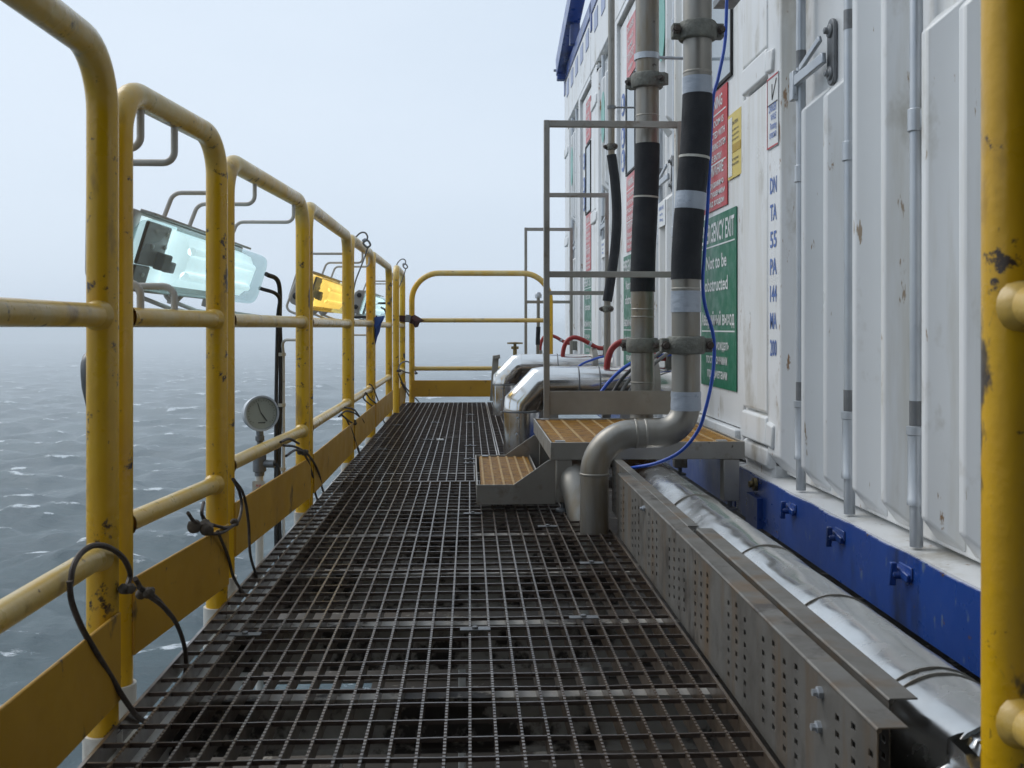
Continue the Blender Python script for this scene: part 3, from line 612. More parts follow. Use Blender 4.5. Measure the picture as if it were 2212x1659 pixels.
def container(y0, label, doors_only=False):
    g = thing('shipping_container', label, 'container', (X0, y0, -.06), 'white cabins in a row along the walkway'); y1 = y0+CW
    b = MB(); b.box(X0+.10, X0+5.9, y0+.004, y1-.004, -.02, 3.36); b.box(X0+.004, X0+.10, y0, y1, 2.86, 3.34)
    b.box(X0+.004 if doors_only else X0+.026, X0+.10, y0, y0+.05, .13, 2.86)
    b.build('body', M['white'], g, bevel=.006)
    s = MB(); s.add([(X0-.004, y0, .117), (X0+.10, y0, .123), (X0+.10, y1, .123), (X0-.004, y1, .117), (X0-.004, y0, .09), (X0+.1, y0, .09), (X0+.1, y1, .09), (X0-.004, y1, .09)],
        [(0, 1, 2, 3), (7, 6, 5, 4), (0, 4, 5, 1), (1, 5, 6, 2), (2, 6, 7, 3), (3, 7, 4, 0)]); s.build('sill', M['white'], g)
    # wavy upper paint edge of the blue rail
    r = MB(); r.box(X0-.010, X0+.12, y0, y1, -.062, .108)
    nseg = 60
    for k in range(nseg):
        ya, yb = y0+CW*k/nseg, y0+CW*(k+1)/nseg; h = .1105+.0025*math.sin(k*.7)+.002*random.random(); r.box(X0-.0098, X0-.002, ya, yb-.0002, .10, h)
    r.box(X0-.03, X0-.010, y1-.36, y1-.21, -.062, .045)
    r.build('bottom_rail', M['blue'], g, smooth=False)
    t = MB(); t.box(X0-.006, X0+.12, y0, y1, 3.345, 3.47); t.box(X0-.006, X0+.12, y1-.10, y1-.01, 3.20, 3.345); t.box(X0-.006, X0+5.9, y1-.07, y1-.01, 3.36, 3.46); t.build('top_rail', M['blue'], g, bevel=.006)
    for k in range(5): MB().box(X0-.001, X0+.003, y0+.12+k*.45, y0+.34+k*.45, 3.13, 3.29).build('marking_square', M['paleblue'], g, smooth=False)
    # far corner post with hinges
    p = MB(); yA, yB = y1-.37, y1-.008
    for (za, zb) in ((.15, .225), (.345, 1.525), (1.64, 2.84)):
        p.box(X0+.004, X0+.10, yA, yB-.03, za, zb)
    p.box(X0+.024, X0+.099, yA-.0, yB, .10, 2.86); p.build('corner_post', M['white'], g, bevel=.012)
    for (za, zb) in ((.232, .338), (1.532, 1.633), (2.5, 2.6)):
        h = MB(); h.box(X0-.008, X0+.09, yA-.02, yB-.06, za, zb); h.bar((X0+.0, yA-.03, (za+zb)/2-.004), (X0+.005, yA-.10, (za+zb)/2-.012), .03, zb-za-.02); h.build('hinge', M['white'], g, bevel=.010)
    bo = MB(); c = Vector((X0-.012, y1-.285, .085)); bo.lathe([(.024, 0), (.024, .012), (.012, .014), (.012, .026)], c, (-1, 0, 0), 14); bo.build('bolt', M['brass'], g)
    sm = MB(); sm.box(X0+.010, X0+.03, yA-.012, yA-.004, .205, 2.80); sm.build('door_seal', M['dark'], g, smooth=False)
    # ribbed leaf
    yL0 = y0+.08 if doors_only else y0+.99; yL1 = yA-.022
    d = MB(); d.box(XV, XV+.034, yL0, yL1, .135, 2.84)
    ribs = [(1.649, .030, 1), (1.451, .026, 1), (1.222, .025, 0), (1.028, .025, 0)]
    if doors_only: ribs += [(.794, .026, 1), (.613, .026, 1), (.39, .026, 0), (.20, .026, 0)]
    for (tc_, w, cut) in ribs:
        for (zt, zb) in (((1.335, .209), (2.62, 1.78)) if cut else ((2.62, .209),)): rib(d, y0+tc_, w, zt, zb)
    rib(d, y0+1.949, .142, 2.75, .209)
    leaf = d.build('door_leaf', M['white'], g, smooth=True, bevel=.006)
    for tr in ([1.735, 1.315, .885] if doors_only else [1.735, 1.315]):
        y = y0+tr; x = X0+.024
        rd = MB(); rd.cyl((x, y, .125), (x, y, 2.83), .0155, 16); ro = rd.build('lock_rod', M['galv'], g)
        for z in (1.12, 2.2):
            gd = MB(); gd.lathe([(.0158, 0), (.0205, 0), (.0205, .055), (.0158, .055)], (x, y, z), n=18); gd.box(x, XV, y-.024, y+.024, z+.004, z+.05)
            gd.build('rod_guide', M['galv'], ro, bevel=.002)
        sl = MB(); sl.lathe([(.0158, .225), (.022, .225), (.022, .24), (.0205, .242), (.0205, .392), (.0235, .394), (.0235, .413), (.0158, .415)], (x, y, 0), n=18); sl.box(x, XV, y-.022, y+.022, .25, .385)
        sl.build('sleeve', M['galv'], ro)
        for (za, zb) in ((.414, .475), (1.49, 1.545)): MB().lathe([(.0157, za), (.0163, za), (.0163, zb), (.0157, zb)], (x, y, 0), n=18).build('bare_band', M['galvdark'], ro)
        # blue twist stub on the bottom rail below the rod
        k = MB(); k.cyl((X0-.0102, y-.02, .062), (X0-.040, y-.012, .062), .010, 12); k.bar((X0-.038, y-.014, .092), (X0-.040, y-.010, .036), .016, .012, up=(0, 1, 0))
        k.bar((X0-.014, y-.055, .060), (X0-.020, y+.01, .074), .018, .020); k.box(X0-.016, X0-.0102, y-.06, y+.01, .06, .088); k.build('twist_stub', M['blue'], g, bevel=.003)
    # lock handle between rod and leaf
    y = y0+1.735; x = X0+.024
    hh = MB(); yc = y0+1.545
    hh.lathe([(.022, .0), (.022, .008), (.010, .010), (.010, .022)], (XV-.012, yc, 1.555), (-1, 0, 0), 16); hh.lathe([(.022, 0), (.022, .008), (.010, .010), (.010, .020)], (XV-.012, yc, 1.425), (-1, 0, 0), 16)
    pl = [(XV-.002, yc+.03*math.cos(a), (1.562 if math.sin(a) > 0 else 1.418)+.03*math.sin(a)) for a in [2*math.pi*i/24 for i in range(24)]]
    hh.prism(pl, (-.012, 0, 0)); hb = hh.build('lock_hub', M['galvdark'], g, bevel=.003)
    ha = MB(); ha.bar((x-.02, y-.005, 1.445), (XV-.03, yc+.005, 1.475), .016, .035); ha.bar((x-.012, y-.03, 1.48), (XV-.04, yc+.012, 1.535), .012, .022); ha.bar((x-.02, y+.012, 1.40), (x-.02, y+.012, 1.475), .010, .05, up=(0, 1, 0)); ha.box(x-.03, x-.012, y-.01, y+.03, 1.385, 1.48)
    ha.build('handle', M['galv'], hb, bevel=.004)
    if not doors_only:
        # personnel door with window and notices
        f = MB(); f.box(X0+.004, X0+.10, y0+.87, y0+.985, .13, 2.86); f.box(X0+.004, X0+.10, y0+.05, y0+.87, .13, .245); f.box(X0+.006, X0+.10, y0+.05, y0+.87, 2.815, 2.86); f.build('door_frame', M['white'], g, bevel=.005)
        gp = MB(); gp.box(X0+.05, X0+.0985, y0+.05, y0+.87, .246, 2.814); gp.build('door_seal', M['dark'], g, smooth=False)
        dr = MB(); dr.box(X0+.031, X0+.049, y0+.058, y0+.862, .25, 2.785); door = dr.build('door', M['white'], g, bevel=.004)
        wf = MB(); ya, yb, za, zb = y0+.19, y0+.55, 1.70, 2.30
        for (a, e, u_, w_) in ((ya-.015, yb+.015, za-.015, za), (ya-.015, yb+.015, zb, zb+.015), (ya-.015, ya, za, zb), (yb, yb+.015, za, zb)): wf.box(X0+.021, X0+.0305, a, e, u_, w_)
        wf.build('window_seal', M['dark'], door, smooth=False)
        MB().box(X0+.027, X0+.0302, ya, yb, za, zb).build('window_pane', M['glass'], door, smooth=False)
    return g
u1 = container(1.515, 'nearest white container with ribbed doors and galvanised lock rods', True)
bl = ['DN', 'TA', '55', 'PA', '144', 'MA', '200']
for k, tx in enumerate(bl):
    t = MB(); lettering(t, tx, (X0-.0015, 3.505, 1.115-.0935*k), YN, ZU, .055, .075); t.build('lettering', M['bluetext'], u1, smooth=False, fix=False)
s = sign(u1, 'danger_placard', 3.405, .125, 1.27, 1.52, 'signwhite', [('DANGER', 1.395, .026, .025, .085), ('WHILE', 1.365, .022, .045, .06), ('Rotating', 1.335, .022, .04, .07), ('опасно', 1.305, .022, .03, .08)], 'bluetext', X=X0-.001)
rb = MB(); rb.box(X0-.0055, X0-.0042, 3.405, 3.53, 1.512, 1.517); rb.box(X0-.0055, X0-.0042, 3.405, 3.53, 1.272, 1.277); rb.box(X0-.0055, X0-.0042, 3.525, 3.529, 1.277, 1.512); rb.build('red_border', M['redsign'], s, smooth=False)
rb = MB(); rb.box(X0-.0055, X0-.0042, 3.41, 3.52, 1.420, 1.424); rb.bar((X0-.005, 3.42, 1.50), (X0-.005, 3.47, 1.435), .001, .003, up=(1, 0, 0)); rb.bar((X0-.005, 3.47, 1.435), (X0-.005, 3.47, 1.49), .001, .003, up=(1, 0, 0)); rb.build('drawing', M['blacktext'], s, smooth=False)
LAB = {3.95: 'white cabin second from the camera, its emergency exit sign readable behind the front pipe', 6.38: 'white cabin third from the camera, with window and red notice between the two slimmer pipes', 8.81: 'farthest white cabin against the sky, with a blue beam on its roof corner'}
for y0, lb in LAB.items():
    g = container(y0, lb); near = y0 < 5
    gw = .62 if near else .56; gy = y0+.105 if near else y0+.11
    sign(g, 'emergency_exit_sign', gy, gw, .392, 1.14, 'green', GREEN(gw), rules=(1.005, .632))
    ry, rw = (y0+.25, .42) if near else (y0+.17, .37)
    sign(g, 'fire_notice', ry, rw, 1.165, 1.675, 'redsign' if near else 'redpale', REDL(rw), rules=(1.572, 1.36))
    sign(g, 'upper_notice', y0+.17, .36, 2.335, 2.71, 'redpale', [('DANGER', 2.64, .04, .04, .26), ('NO NAKED', 2.57, .03, .05, .24), ('FLAMES', 2.52, .03, .08, .18), ('ОПАСНО', 2.44, .04, .05, .25), ('не курить', 2.38, .03, .07, .2)], rules=(2.49,))
    if near:
        ys = sign(g, 'yellow_notice', y0+.03, .205, 1.26, 1.525, 'yellowsign', [('CAUTION', 1.475, .014, .07, .09), ('read before use', 1.45, .009, .07, .1), ('see panel inside', 1.43, .009, .07, .1), ('and keep closed', 1.41, .009, .07, .1), ('осторожно', 1.33, .010, .07, .1), ('перед входом', 1.31, .010, .07, .1)], 'blacktext')
        MB().box(X0+.0235, X0+.0248, y0+.165, y0+.225, 1.27, 1.51).build('white_strip', M['signwhite'], ys, smooth=False)
        MB().box(X0+.0235, X0+.0248, y0+.032, y0+.16, 1.362, 1.395).build('ochre_band', M['ochre'], ys, smooth=False)
    else:
        for z in (2.21, 1.985, 1.82):
            dsk = MB(); dsk.lathe([(.078, 0), (.078, .003)], (X0+.0295, y0+.715, z), (-1, 0, 0), 28); dk = dsk.build('mandatory_symbol', M['bluetext'], g)
            hd = MB(); hd.lathe([(.030, 0), (.030, .0015)], (X0+.0262, y0+.715, z+.018), (-1, 0, 0), 18); hd.box(X0+.0245, X0+.0262, y0+.675, y0+.755, z-.05, z-.012); hd.build('figure', M['signwhite'], dk, smooth=False)
    dc = MB(); a0 = [(X0-.001, y0+1.9-.0+.0*k, 0) for k in range(1)]
    cy = y0+1.56; 
    ring = [(X0-.0005, cy+.10*math.cos(a), 2.30+.20*math.sin(a)) for a in [2*math.pi*i/40 for i in range(40)]]
    dc.prism(ring, (-.003, 0, 0)); dc.build('round_decal', M['teal'], g, smooth=False)
    pc = sign(g, 'framed_placard', y0+1.445, .20, 1.20, 1.335+.0, 'signwhite', [('ВНИМАНИЕ', 1.29, .02, .03, .13), ('not for', 1.26, .016, .05, .09), ('lifting', 1.23, .016, .05, .09)], 'bluetext', X=X0-.001)
# fold-down guard beam on the roof corner of the last cabin
far = [o for o in C.objects if o.name.startswith('shipping_container') and o.location.y > 8][0]
m = MB(); m.bar((X0-.03, 11.15, 3.50), (X0-.01, 9.2, 3.98), .14, .20); m.bar((X0-.02, 11.12, 3.36), (X0-.02, 11.12, 3.66), .14, .12, up=(0, 1, 0)); m.bar((X0, 10.1, 3.46), (X0, 10.1, 3.78), .1, .08, up=(0, 1, 0)); m.build('roof_beam', M['blue'], far, bevel=.01)
m = MB(); m.cyl((X0-.12, 11.19, 3.485), (X0+.05, 11.19, 3.485), .015, 10); m.build('pin', M['galv'], far)

# ------------------------------------------------------------------ access platforms at the emergency doors
def platform(yf, yb, xl, label, xhl, step=True):
    zt = .247; g = thing('access_platform', label, 'platform', (xl, yf, 0), 'steel platforms at the emergency doors'); xr = .975
    fr = MB(); h = .062
    fr.box(xl, xr, yf, yf+.006, zt-h, zt); fr.box(xl, xr, yb-.006, yb, zt-h, zt); fr.box(xl, xl+.006, yf+.006, yb-.006, zt-h, zt); fr.box(xr-.006, xr, yf+.006, yb-.006, zt-h, zt)
    fr.build('frame', M['frame'], g, bevel=.0015)
    gr = MB(); nb = 15; zg = zt-.006
    for k in range(nb): y = yf+.02+(yb-yf-.05)*k/(nb-1)
    k = yf+.015
    while k < yb-.02: gr.box(xl+.012, xr-.012, k, k+.026, zg-.028, zg); k += .038
    gr.build('deck_strips', M['grp'], g, smooth=False)
    gb = MB(); x = xl+.05
    while x < xr-.02: gb.box(x, x+.011, yf+.012, yb-.012, zg-.026, zg+.0025); x += .068
    gb.build('deck_bars', M['grpbar'], g, smooth=False)
    for (x, y) in ((xl+.02, yf+.03), (xr-.075, yf+.03), (xl+.02, yb-.06), (xr-.075, yb-.06)):
        lg = MB(); lg.box(x, x+.056, y-.028, y+.028, .035, zt-h-.001); lo = lg.build('leg', M['frame'], g, bevel=.003)
        ft = MB(); ft.cyl((x+.028, y, .002), (x+.028, y, .04), .009, 10); ft.lathe([(.028, .001), (.028, .008), (.012, .012)], (x+.028, y, 0), n=16); ft.build('foot', M['galvdark'], lo)
    for (x, y) in ((xl+.02, yf+.03), (xl+.03, yb-.04), (xr-.09, yf+.03)):
        c = MB(); c.box(x, x+.035, y, y+.012, zt-.004, zt+.001); c.box(x, x+.035, y+.018, y+.03, zt-.004, zt+.001); c.build('clip', M['galv'], g)
    if step:
        xs0, xs1, zs = .025, .262, .098; ya, ye = yf+.01, yb-.10
        st = MB(); st.box(xs0, xs1, ya, ya+.005, .028, zs); st.box(xs0, xs1, ye-.005, ye, .028, zs); st.box(xs0, xs0+.005, ya+.005, ye-.005, .028, zs); st.box(xs1-.005, xs1, ya+.005, ye-.005, .028, zs)
        for y in (ya, ye-.005): st.prism([(.156, y-.0005, .0285), (xl+.018, y-.0005, .0285), (xl+.018, y-.0005, .184), (xl-.006, y-.0005, .184), (.156, y-.0005, .0985)], (0, .004, 0))
        so = st.build('step', M['frame'], g, bevel=.001)
        tr = MB(); k = ya+.012
        while k < ye-.02: tr.box(xs0+.016, xs1-.012, k, k+.011, zs-.032, zs-.006); k += .019
        tr.build('tread', M['grp'], so, smooth=False)
        tb = MB()
        for i in range(6): x = xs0+.022+i*.036; tb.box(x, x+.008, ya+.010, ye-.010, zs-.03, zs-.0035)
        tb.build('tread_bars', M['grpbar'], so, smooth=False)
        c = MB(); c.box(xs0+.03, xs0+.056, ye-.03, ye-.008, zs-.004, zs+.001); c.build('clip', M['galv'], so)
    # handrail at the far edge
    hr = MB(); yh = yb+.012; w = .026; zt2 = 1.575; xa, xb = xhl, .955
    hr.box(xa, xa+w, yh-w/2, yh+w/2, zt-h, zt2); hr.box(xb-w, xb, yh-w/2, yh+w/2, zt-h, zt2)
    hr.box(xa+w, xb-w, yh-w/2, yh+w/2, zt2-.03, zt2-.001); hr.box(xa+w, xb-w, yh-w/2+.001, yh+w/2-.001, .875, .902); ho = hr.build('handrail', M['frame'], g, bevel=.002)
    kp = MB(); kp.box(xa+w, xb-w, yh-.004, yh, .262, .368); kp.build('kick_plate', M['steel'], ho, bevel=.001)
    return g
platform(3.57, 4.52, .285, 'nearest access platform with ochre deck, step and handrail beside the curved pipe', .331)
platform(6.0, 6.95, .45, 'second access platform, its handrail bars showing between the pipes', .507, False)
platform(8.43, 9.38, .45, 'farthest access platform, its narrow handrail against the sky', .507, False)

# ------------------------------------------------------------------ pipes
def coupling(m, p, r, h=.05, ax=(1, 0, 0), lug=1.9):
    p = Vector(p); ax = Vector(ax)
    m.lathe([(r*1.0, -h*.5), (r*1.28, -h*.5), (r*1.36, -h*.36), (r*1.42, 0), (r*1.36, h*.36), (r*1.28, h*.5), (r*1.0, h*.5)], p, n=28)
    for s in (-1, 1):
        m.obox(p+ax*s*r*1.45, ax*r*.36, ax.cross(Vector((0, 0, 1)))*r*.42, (0, 0, h*.40))
def bolts(p, r, ax, face, co):
    ax, face, p = Vector(ax), Vector(face), Vector(p)
    for s in (-1, 1): MB().lathe([(.014, -.01), (.014, .010), (.009, .012), (.009, .024)], p+ax*s*r*1.55+face*r*.42, face, 8).build('bolt', M['wire'], co)
def sleeve(m, pts, r, jit=0): m.tube(pts, r, 26, jit=jit)
def riser(label, X, Y, r, Xt, z0, wrap, zips=(), tapes=(), clamps=(), foot=None, lugax=(1, 0, 0), bulge=0, fat=1.06, top=3.4, welds=()):
    g = thing('riser_pipe', label, 'pipe', (X, Y, 0))
    # axis: straight below the wrap, drifting inside it, straight above
    def ax(z):
        a, b = wrap; t = min(1, max(0, (z-a)/(b-a))); s = t*t*(3-2*t)
        return Vector((X+(Xt-X)*s+bulge*math.sin(math.pi*t)*1.0, Y, z))
    pts = list(foot) if foot else []
    zs = [z0]+[wrap[0]+(wrap[1]-wrap[0])*k/14 for k in range(15)]+[top]
    pts += [ax(z) for z in zs]
    MB().tube(pts, r, 30).build('tube', M['stainless'], g)
    n_ = 15; w = [ax(wrap[0]+(wrap[1]-wrap[0])*k/n_) for k in range(n_+1)]
    MB().tube(w, [r*fat*(1+random.uniform(-.012, .012)) for _ in w], 30).build('insulation_wrap', M['wrap'], g)
    for z in zips: MB().tube([ax(z-.004)+Vector((0, 0, 0)), ax(z+.004)], r*fat*1.03, 30, cap=True).build('band', M['zip'], g)
    for (za, zb, f) in tapes:
        k = 5; MB().tube([ax(za+(zb-za)*i/k) for i in range(k+1)], [r*f*(1+random.uniform(-.02, .02)) for i in range(k+1)], 30, jit=.006).build('tape', M['tape'], g)
    for z in clamps:
        m = MB(); coupling(m, ax(z), r, h=max(.042, r*1.25), ax=lugax); co = m.build('coupling', M['cast'], g, bevel=.004)
        bolts(ax(z), r, lugax, Vector(lugax).cross(Vector((0, 0, 1))), co)
    for z in welds: MB().lathe([(r*1.0, -.004), (r*1.025, -.002), (r*1.025, .002), (r*1.0, .004)], ax(z), n=30).build('weld', M['steel'], g)
    return g
Yp = 3.25; zh = .31; rb_ = .128
fp = fillet([(.40, Yp, -.5), (.40, Yp, zh), (.696, Yp, zh), (.696, Yp, .5)], rb_, 12)
P1 = riser('thick front pipe with an S bend down to the grating and a black wrapped middle', .696, Yp, .0458, .733, .52, (.805, 1.40), zips=(1.197,), tapes=((1.03, 1.085, 1.09), (1.395, 1.455, 1.05), (.70, .768, 1.06), (.385, .445, 1.05)), clamps=(.594, 1.603), foot=fp, welds=(.775, 1.47))
for (p, a) in (((.40, Yp, zh-rb_-.0), (0, 0, 1)), ((.40+rb_+.004, Yp, zh), (1, 0, 0)), ((.696-rb_-.004, Yp, zh), (1, 0, 0))):
    MB().lathe([(.0458, -.004), (.0475, -.002), (.0475, .002), (.0458, .004)], p, a, 30).build('weld', M['steel'], P1)
m = MB(); m.obox(atY(1570, 2, 3.45), (.035, 0, 0), (0, .05, 0), (0, 0, .012)); m.build('hanger', M['galvdark'], P1)
P2 = riser('second pipe, wrapped in black behind the near handrail', .793, 4.64, .0538, .815, .5, (.815, 1.492), zips=(1.247,), clamps=(.57, 1.78), foot=spline([(.405, 3.44, -.4), (.40, 3.46, -.1), (.385, 3.52, .04), (.37, 3.62, .125), (.40, 3.85, .13), (.55, 4.25, .13), (.72, 4.55, .13), (.78, 4.63, .2), (.793, 4.64, .34), (.793, 4.64, .46)], 6), lugax=(.8, -.6, 0), welds=(.735, .70, .40, 1.62))
m = MB(); m.lathe([(.0545, -.014), (.058, -.014), (.058, .014), (.0545, .014)], (.813, 4.64, 1.89), n=28); m.cyl((.86, 4.64, 1.89), (1.06, 4.64, 1.885), .0075, 10); m.build('pipe_support', M['galv'], P2)
P3 = riser('thin pipe with a bulging black hose section, behind the second handrail', .856, 6.3, .0208, .882, .4, (.815, 1.725), clamps=(.767, 1.775), lugax=(.8, -.6, 0), bulge=.045, fat=1.45)
m = MB(); m.lathe([(.021, -.010), (.026, -.010), (.026, .010), (.021, .010)], (.882, 6.3, 2.02), n=20); m.cyl((.90, 6.3, 2.02), (1.06, 6.3, 2.02), .006, 8); m.build('pipe_support', M['galvdark'], P3)
P4 = riser('farthest thin pipe with a short black sleeve, beside the end rail', .645, 9.6, .016, .65, .3, (.49, .66), clamps=(.725,), lugax=(.8, -.6, 0), fat=1.3, top=.98)
MB().lathe([(.016, -.02), (.03, -.02), (.034, .01), (.02, .035)], (.65, 9.6, .95), n=16).build('cap', M['galv'], P4)
# pale second elbow pipe under the near platform is part of the second pipe (its foot)

# ------------------------------------------------------------------ silver clad pipes
def clad(y, label, end_mat='alu'):
    g = thing('clad_pipe', label, 'clad pipe', (.265, y, 0), 'silver clad pipes from cabin to deck'); r = .092; z = .362
    b = MB(); b.cyl((.265, y, -.1), (.265, y, .235), r, 40); b.build('upright', M['alu'], g)
    e = MB(); n_ = 40
    s22 = 1/math.cos(R(22.5))
    def ringe(c, ang, sc):
        c = Vector(c); bb = Vector((math.cos(ang), 0, math.sin(ang))); return [c+Vector((0, 1, 0))*math.cos(2*math.pi*k/n_)*r+bb*math.sin(2*math.pi*k/n_)*r*sc for k in range(n_)]
    A = ringe((.265, y, .236), R(0), 1); B = ringe((.272, y, .262), R(-22.5), s22); Cc = ringe((.355, y, .352), R(-67.5), s22); D = ringe((.385, y, z), R(-90), 1)
    for Rg in (A, B, Cc, D): e.v += Rg
    for i in range(3):
        for k in range(n_): e.f.append((i*n_+k, i*n_+(k+1) % n_, (i+1)*n_+(k+1) % n_, (i+1)*n_+k))
    e.build('mitred_elbow', M[end_mat], g)
    h = MB(); h.cyl((.386, y, z), (1.14, y, z), r, 40); h.build('run', M['alu'], g)
    for x in (.55, .655): MB().lathe([(r, -.004), (r*1.03, -.003), (r*1.03, .003), (r, .004)], (x, y, z), (1, 0, 0), 40).build('seam_band', M['galvdark'], g)
    MB().lathe([(r, -.005), (r*1.025, -.003), (r*1.025, .003), (r, .005)], (.265, y, .228), n=40).build('seam_band', M['galvdark'], g)
    MB().box(.2485, .2505, y-r-.0015, y-r+.004, .0, .225).build('lap_seam', M['galvdark'], g, smooth=False)
    for (x, zz) in ((.235, .03), (.235, .12), (.24, .20)): MB().lathe([(.006, 0), (.006, .003), (.002, .005)], (x, y-r+.005, zz), (0, -1, 0), 8).build('rivet', M['galv'], g)
    fl = MB(); fl.lathe([(r, -.02), (r*1.5, -.02), (r*1.5, .0), (r*1.5, .02), (r, .02)], (.93, y, z), (1, 0, 0), 32); fl.build('flange', M['steel'], g)
    return g
clad(5.16, 'bright silver clad pipe with a mitred elbow just beyond the near platform')
g2 = clad(7.6, 'second silver clad pipe with a crumpled foil elbow, farther along the walkway', 'foil')
m = MB(); m.lathe([(.016, 0), (.016, .06), (.03, .062), (.03, .082), (.012, .084), (.012, .10), (.062, .102), (.062, .114), (.01, .118)], (.36, 8.05, .42), n=24); m.cyl((.36, 8.05, .1), (.36, 8.05, .43), .03, 16)
tag(m.build('valve', M['brass']), 'small valve with a flat round handwheel above the second silver clad pipe', 'valve')
m = MB(); m.bar(atY(1065, 866, 8.1), atY(1071, 768, 8.1), .05, .02, up=(0, 1, 0)); m.bar(atY(1066, 772, 8.08), atY(1080, 770, 8.08), .06, .03); m.build
tag(m.build('bracket_post', M['steel'], bevel=.003), 'grey steel bracket standing in front of the second silver clad pipe', 'bracket')
# long lagged pipe beside the container
g = thing('lagged_pipe', 'long silver lagged pipe lying along the foot of the nearest container', 'clad pipe', (.655, 2.4, .08))
xp, zp, rp = .655, .078, .092
def crink(y0, y1, n1, amp, mat, name, nseg=40):
    m = MB(); N = n1; v0 = 0
    for i in range(N+1):
        y = y0+(y1-y0)*i/N
        for k in range(nseg):
            th = 2*math.pi*k/nseg; q = noise.noise(Vector((math.cos(th)*2.2, y*5.5, math.sin(th)*2.2)))*amp+noise.noise(Vector((math.cos(th)*7, y*17, math.sin(th)*7+9)))*amp*.45
            m.v.append(Vector((xp+math.cos(th)*(rp+q), y, zp+math.sin(th)*(rp+q))))
    for i in range(N):
        for k in range(nseg): m.f.append((i*nseg+k, i*nseg+(k+1) % nseg, (i+1)*nseg+(k+1) % nseg, (i+1)*nseg+k))
    m.f.append(tuple(reversed(range(nseg)))); m.f.append(tuple(N*nseg+k for k in range(nseg)))
    return m.build(name, M[mat], g)
crink(1.215, 4.2, 170, .0026, 'aludull', 'cladding', 56)
m = MB(); N = 10; ns = 48
for i in range(N+1):
    y = 1.22-.03*i/N
    for k in range(ns):
        th = 2*math.pi*k/ns; rr = rp*(1.0-.5*(i/N)**2)+noise.noise(Vector((math.cos(th)*5, y*60, math.sin(th)*5)))*.012
        m.v.append(Vector((xp+math.cos(th)*rr, y, zp+math.sin(th)*rr)))
for i in range(N):
    for k in range(ns): m.f.append((i*ns+k, i*ns+(k+1) % ns, (i+1)*ns+(k+1) % ns, (i+1)*ns+k))
m.f.append(tuple(N*ns+k for k in range(ns))); m.build('crumpled_end', M['aludull'], g)
for y in (1.385, 1.41, 1.80, 2.22, 2.9): MB().lathe([(rp*1.01, -.0015), (rp*1.03, -.001), (rp*1.03, .001), (rp*1.01, .0015)], (xp, y, zp), (0, 1, 0), 44).build('seam_band', M['steel'], g)

# ------------------------------------------------------------------ perforated cable trays
def tray(label, x, y0, y1, zt, jog=None, fl=.036, holes=True):
    g = thing('cable_tray', label, 'cable tray', (x, y0, 0), 'perforated trays standing on edge by the silver pipe')
    m = MB(); zb = -.004; col = []; y = y0+.012; k = 0
    cols = []
    while y < y1-.03:
        if k % 5 < 3 or k % 11 == 8: cols.append((y, .0105*(k % 2)))
        y += .0545; k += 1
    ye = y0
    def q(ya, yb, za, zb_): m.add([(x, ya, za), (x, yb, za), (x, yb, zb_), (x, ya, zb_)], [(0, 1, 2, 3)])
    for (yc, o_) in cols:
        q(ye, yc, zb, zt); z = zb; h = zb+.022+o_
        while h+.008 < zt-.012:
            q(yc, yc+.0140, z, h); z = h+.0090; h += .0215
        q(yc, yc+.0140, z, zt); ye = yc+.0140
    q(ye, y1, zb, zt)
    w = m.build('web', M['tray'], g, smooth=False, fix=False); s = w.modifiers.new('thickness', 'SOLIDIFY'); s.thickness = .002; s.offset = 0
    f = MB(); n_ = 20
    f.tube([(x+.0015, y0, zt), (x+.0015, y1, zt)], .0035, 8); f.box(x+.001, x+fl, y0, y1, zt+.0010, zt+.0034); f.box(x+.001, x+fl, y0, y1, zb, zb+.002); f.build('flange', M['tray'], g, bevel=.0008)
    for (yy, zz) in ((y0+.185, zt-.022), (y0+.19, zt-.07), (y1-.5, zt-.02)):
        b = MB(); b.lathe([(.0085, 0), (.0085, .006), (.005, .007), (.005, .013)], (x-.001, yy, zz), (-1, 0, 0), 6); b.lathe([(.0085, 0), (.0085, .008)], (x+.002, yy, zz), (1, 0, 0), 6); b.build('bolt', M['galv'], g)
    return g
tray('front perforated grey tray standing on edge along the grating', .470, 1.154, 3.21, .186)
tray('second perforated tray behind the front one, against the lagged pipe', .524, 1.25, 2.33, .184)
tray('far length of the rear perforated tray running under the platform', .500+.01, 2.36, 3.62, .184, fl=.026)
tag(MB().tube(spline([(.53, 1.0, .02), (.56, 1.5, .03), (.57, 2.2, .02), (.56, 3.2, .03)], 6), .012, 10).build('black_cable', M['black']), 'black cable lying between the perforated trays and the lagged pipe', 'cable')

# ------------------------------------------------------------------ hoses
def hose(label, name, pts, r, mat, cat, extra=None, group=None):
    g = thing(name, label, cat, pts[0], group); MB().tube(spline(pts, 9), r, 14).build('tube', M[mat], g); return g
for k, lb in enumerate(('red hose arching from the near clad pipe behind the second pipe', 'red hose with a silver clamp arching over the second clad pipe', 'farthest red hose arching beside the end rail')):
    y = 5.16+2.43*k
    g = hose(lb, 'red_hose', [(.694, y-.03, .37), (.697, y-.03, .47), (.722, y-.03, .545), (.775, y-.03, .578), (.84, y-.03, .562), (.90, y-.02, .53), (.96, y, .50), (1.03, y, .495)], .0165, 'red', 'hose', group='red hoses from cabins to clad pipes')
    MB().lathe([(.0166, -.010), (.0195, -.010), (.0195, .010), (.0166, .010)], (.8996, y-.02, .5302), (.85, .1, -.5), 16).build('clamp', M['galv'], g)
    MB().lathe([(.024, -.03), (.024, .0), (.018, .004)], (.694, y-.03, .455-.03), n=16).build('hose_tail', M['steel'], g)
    MB().obox((1.03, y, .475), (.03, 0, 0), (0, .03, 0), (0, 0, .045)).build('junction', M['cast'], g, bevel=.006)
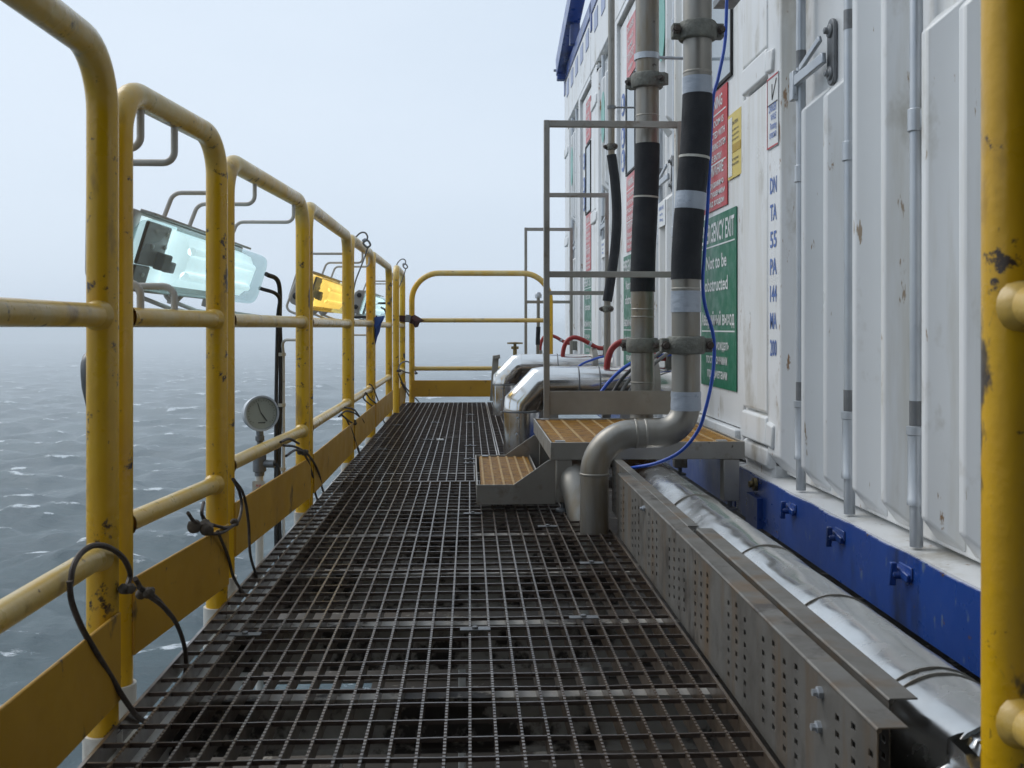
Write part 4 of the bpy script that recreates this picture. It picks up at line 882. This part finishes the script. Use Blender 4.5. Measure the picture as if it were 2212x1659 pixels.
bp = [Vector((.86, 3.42, 3.3)), Vector((.85, 3.38, 2.5))]+[atY(u, v, Y) for u, v, Y in ((1573, -60, 3.36), (1570, 0, 3.35), (1566, 90, 3.34), (1552, 165, 3.31), (1540, 215, 3.29), (1534, 330, 3.28), (1529, 440, 3.275), (1522, 540, 3.27), (1518, 610, 3.27), (1523, 660, 3.28), (1540, 720, 3.30), (1543, 765, 3.31), (1538, 820, 3.305), (1525, 880, 3.30), (1508, 930, 3.31), (1470, 975, 3.32), (1420, 1000, 3.36), (1370, 1010, 3.45), (1330, 1016, 3.7))]
hose('blue hose taped down the side of the thick front pipe', 'blue_hose', bp, .0058, 'bluehose', 'hose')
hose('thin blue hose curving up behind the near handrail', 'blue_hose', [atY(u, v, Y) for u, v, Y in ((1296, 850, 4.9), (1318, 822, 4.92), (1345, 797, 4.95), (1370, 782, 5.0), (1410, 770, 5.05), (1445, 766, 5.1), (1480, 764, 5.12), (1520, 770, 5.15))], .0085, 'bluehose', 'hose')
hose('thin blue hose curving up past the second clad pipe', 'blue_hose', [atY(u, v, Y) for u, v, Y in ((1244, 797, 7.3), (1258, 786, 7.3), (1280, 777, 7.35), (1300, 771, 7.4), (1325, 768, 7.45))], .0085, 'bluehose', 'hose')
for k, (a, lb) in enumerate((((1324, 848), 'darkest of the three grey hoses rising behind the kick plate'), ((1340, 850), 'middle grey hose rising behind the kick plate'), ((1356, 852), 'rightmost grey hose rising behind the kick plate'))):
    hose(lb, 'grey_hose', [atY(a[0], a[1], 4.85), atY(a[0]+18, a[1]-28, 4.88), atY(a[0]+42, a[1]-52, 4.92), atY(a[0]+72, a[1]-78, 5.0), atY(a[0]+130, a[1]-118, 5.2), atY(a[0]+165, a[1]-135, 5.3)], .009, 'black' if k == 0 else 'greyhose', 'hose')

# ------------------------------------------------------------------ sea haze
hz = MB().box(-2900, 2900, -2900, 2900, -43, 6.5).build('haze', bpy.data.materials.new('haze'), smooth=False)
hm = hz.data.materials[0]; hm.use_nodes = True; hn = hm.node_tree.nodes; hl = hm.node_tree.links
hn.remove(hn['Principled BSDF']); vol = hn.new('ShaderNodeVolumePrincipled'); vol.inputs['Density'].default_value = .0013; vol.inputs['Color'].default_value = (.935, .97, 1.0, 1); vol.inputs['Anisotropy'].default_value = .1
hl.new(vol.outputs[0], hn['Material Output'].inputs['Volume'])
tag(hz, 'pale sea haze thickening towards the horizon', 'haze', kind='stuff')
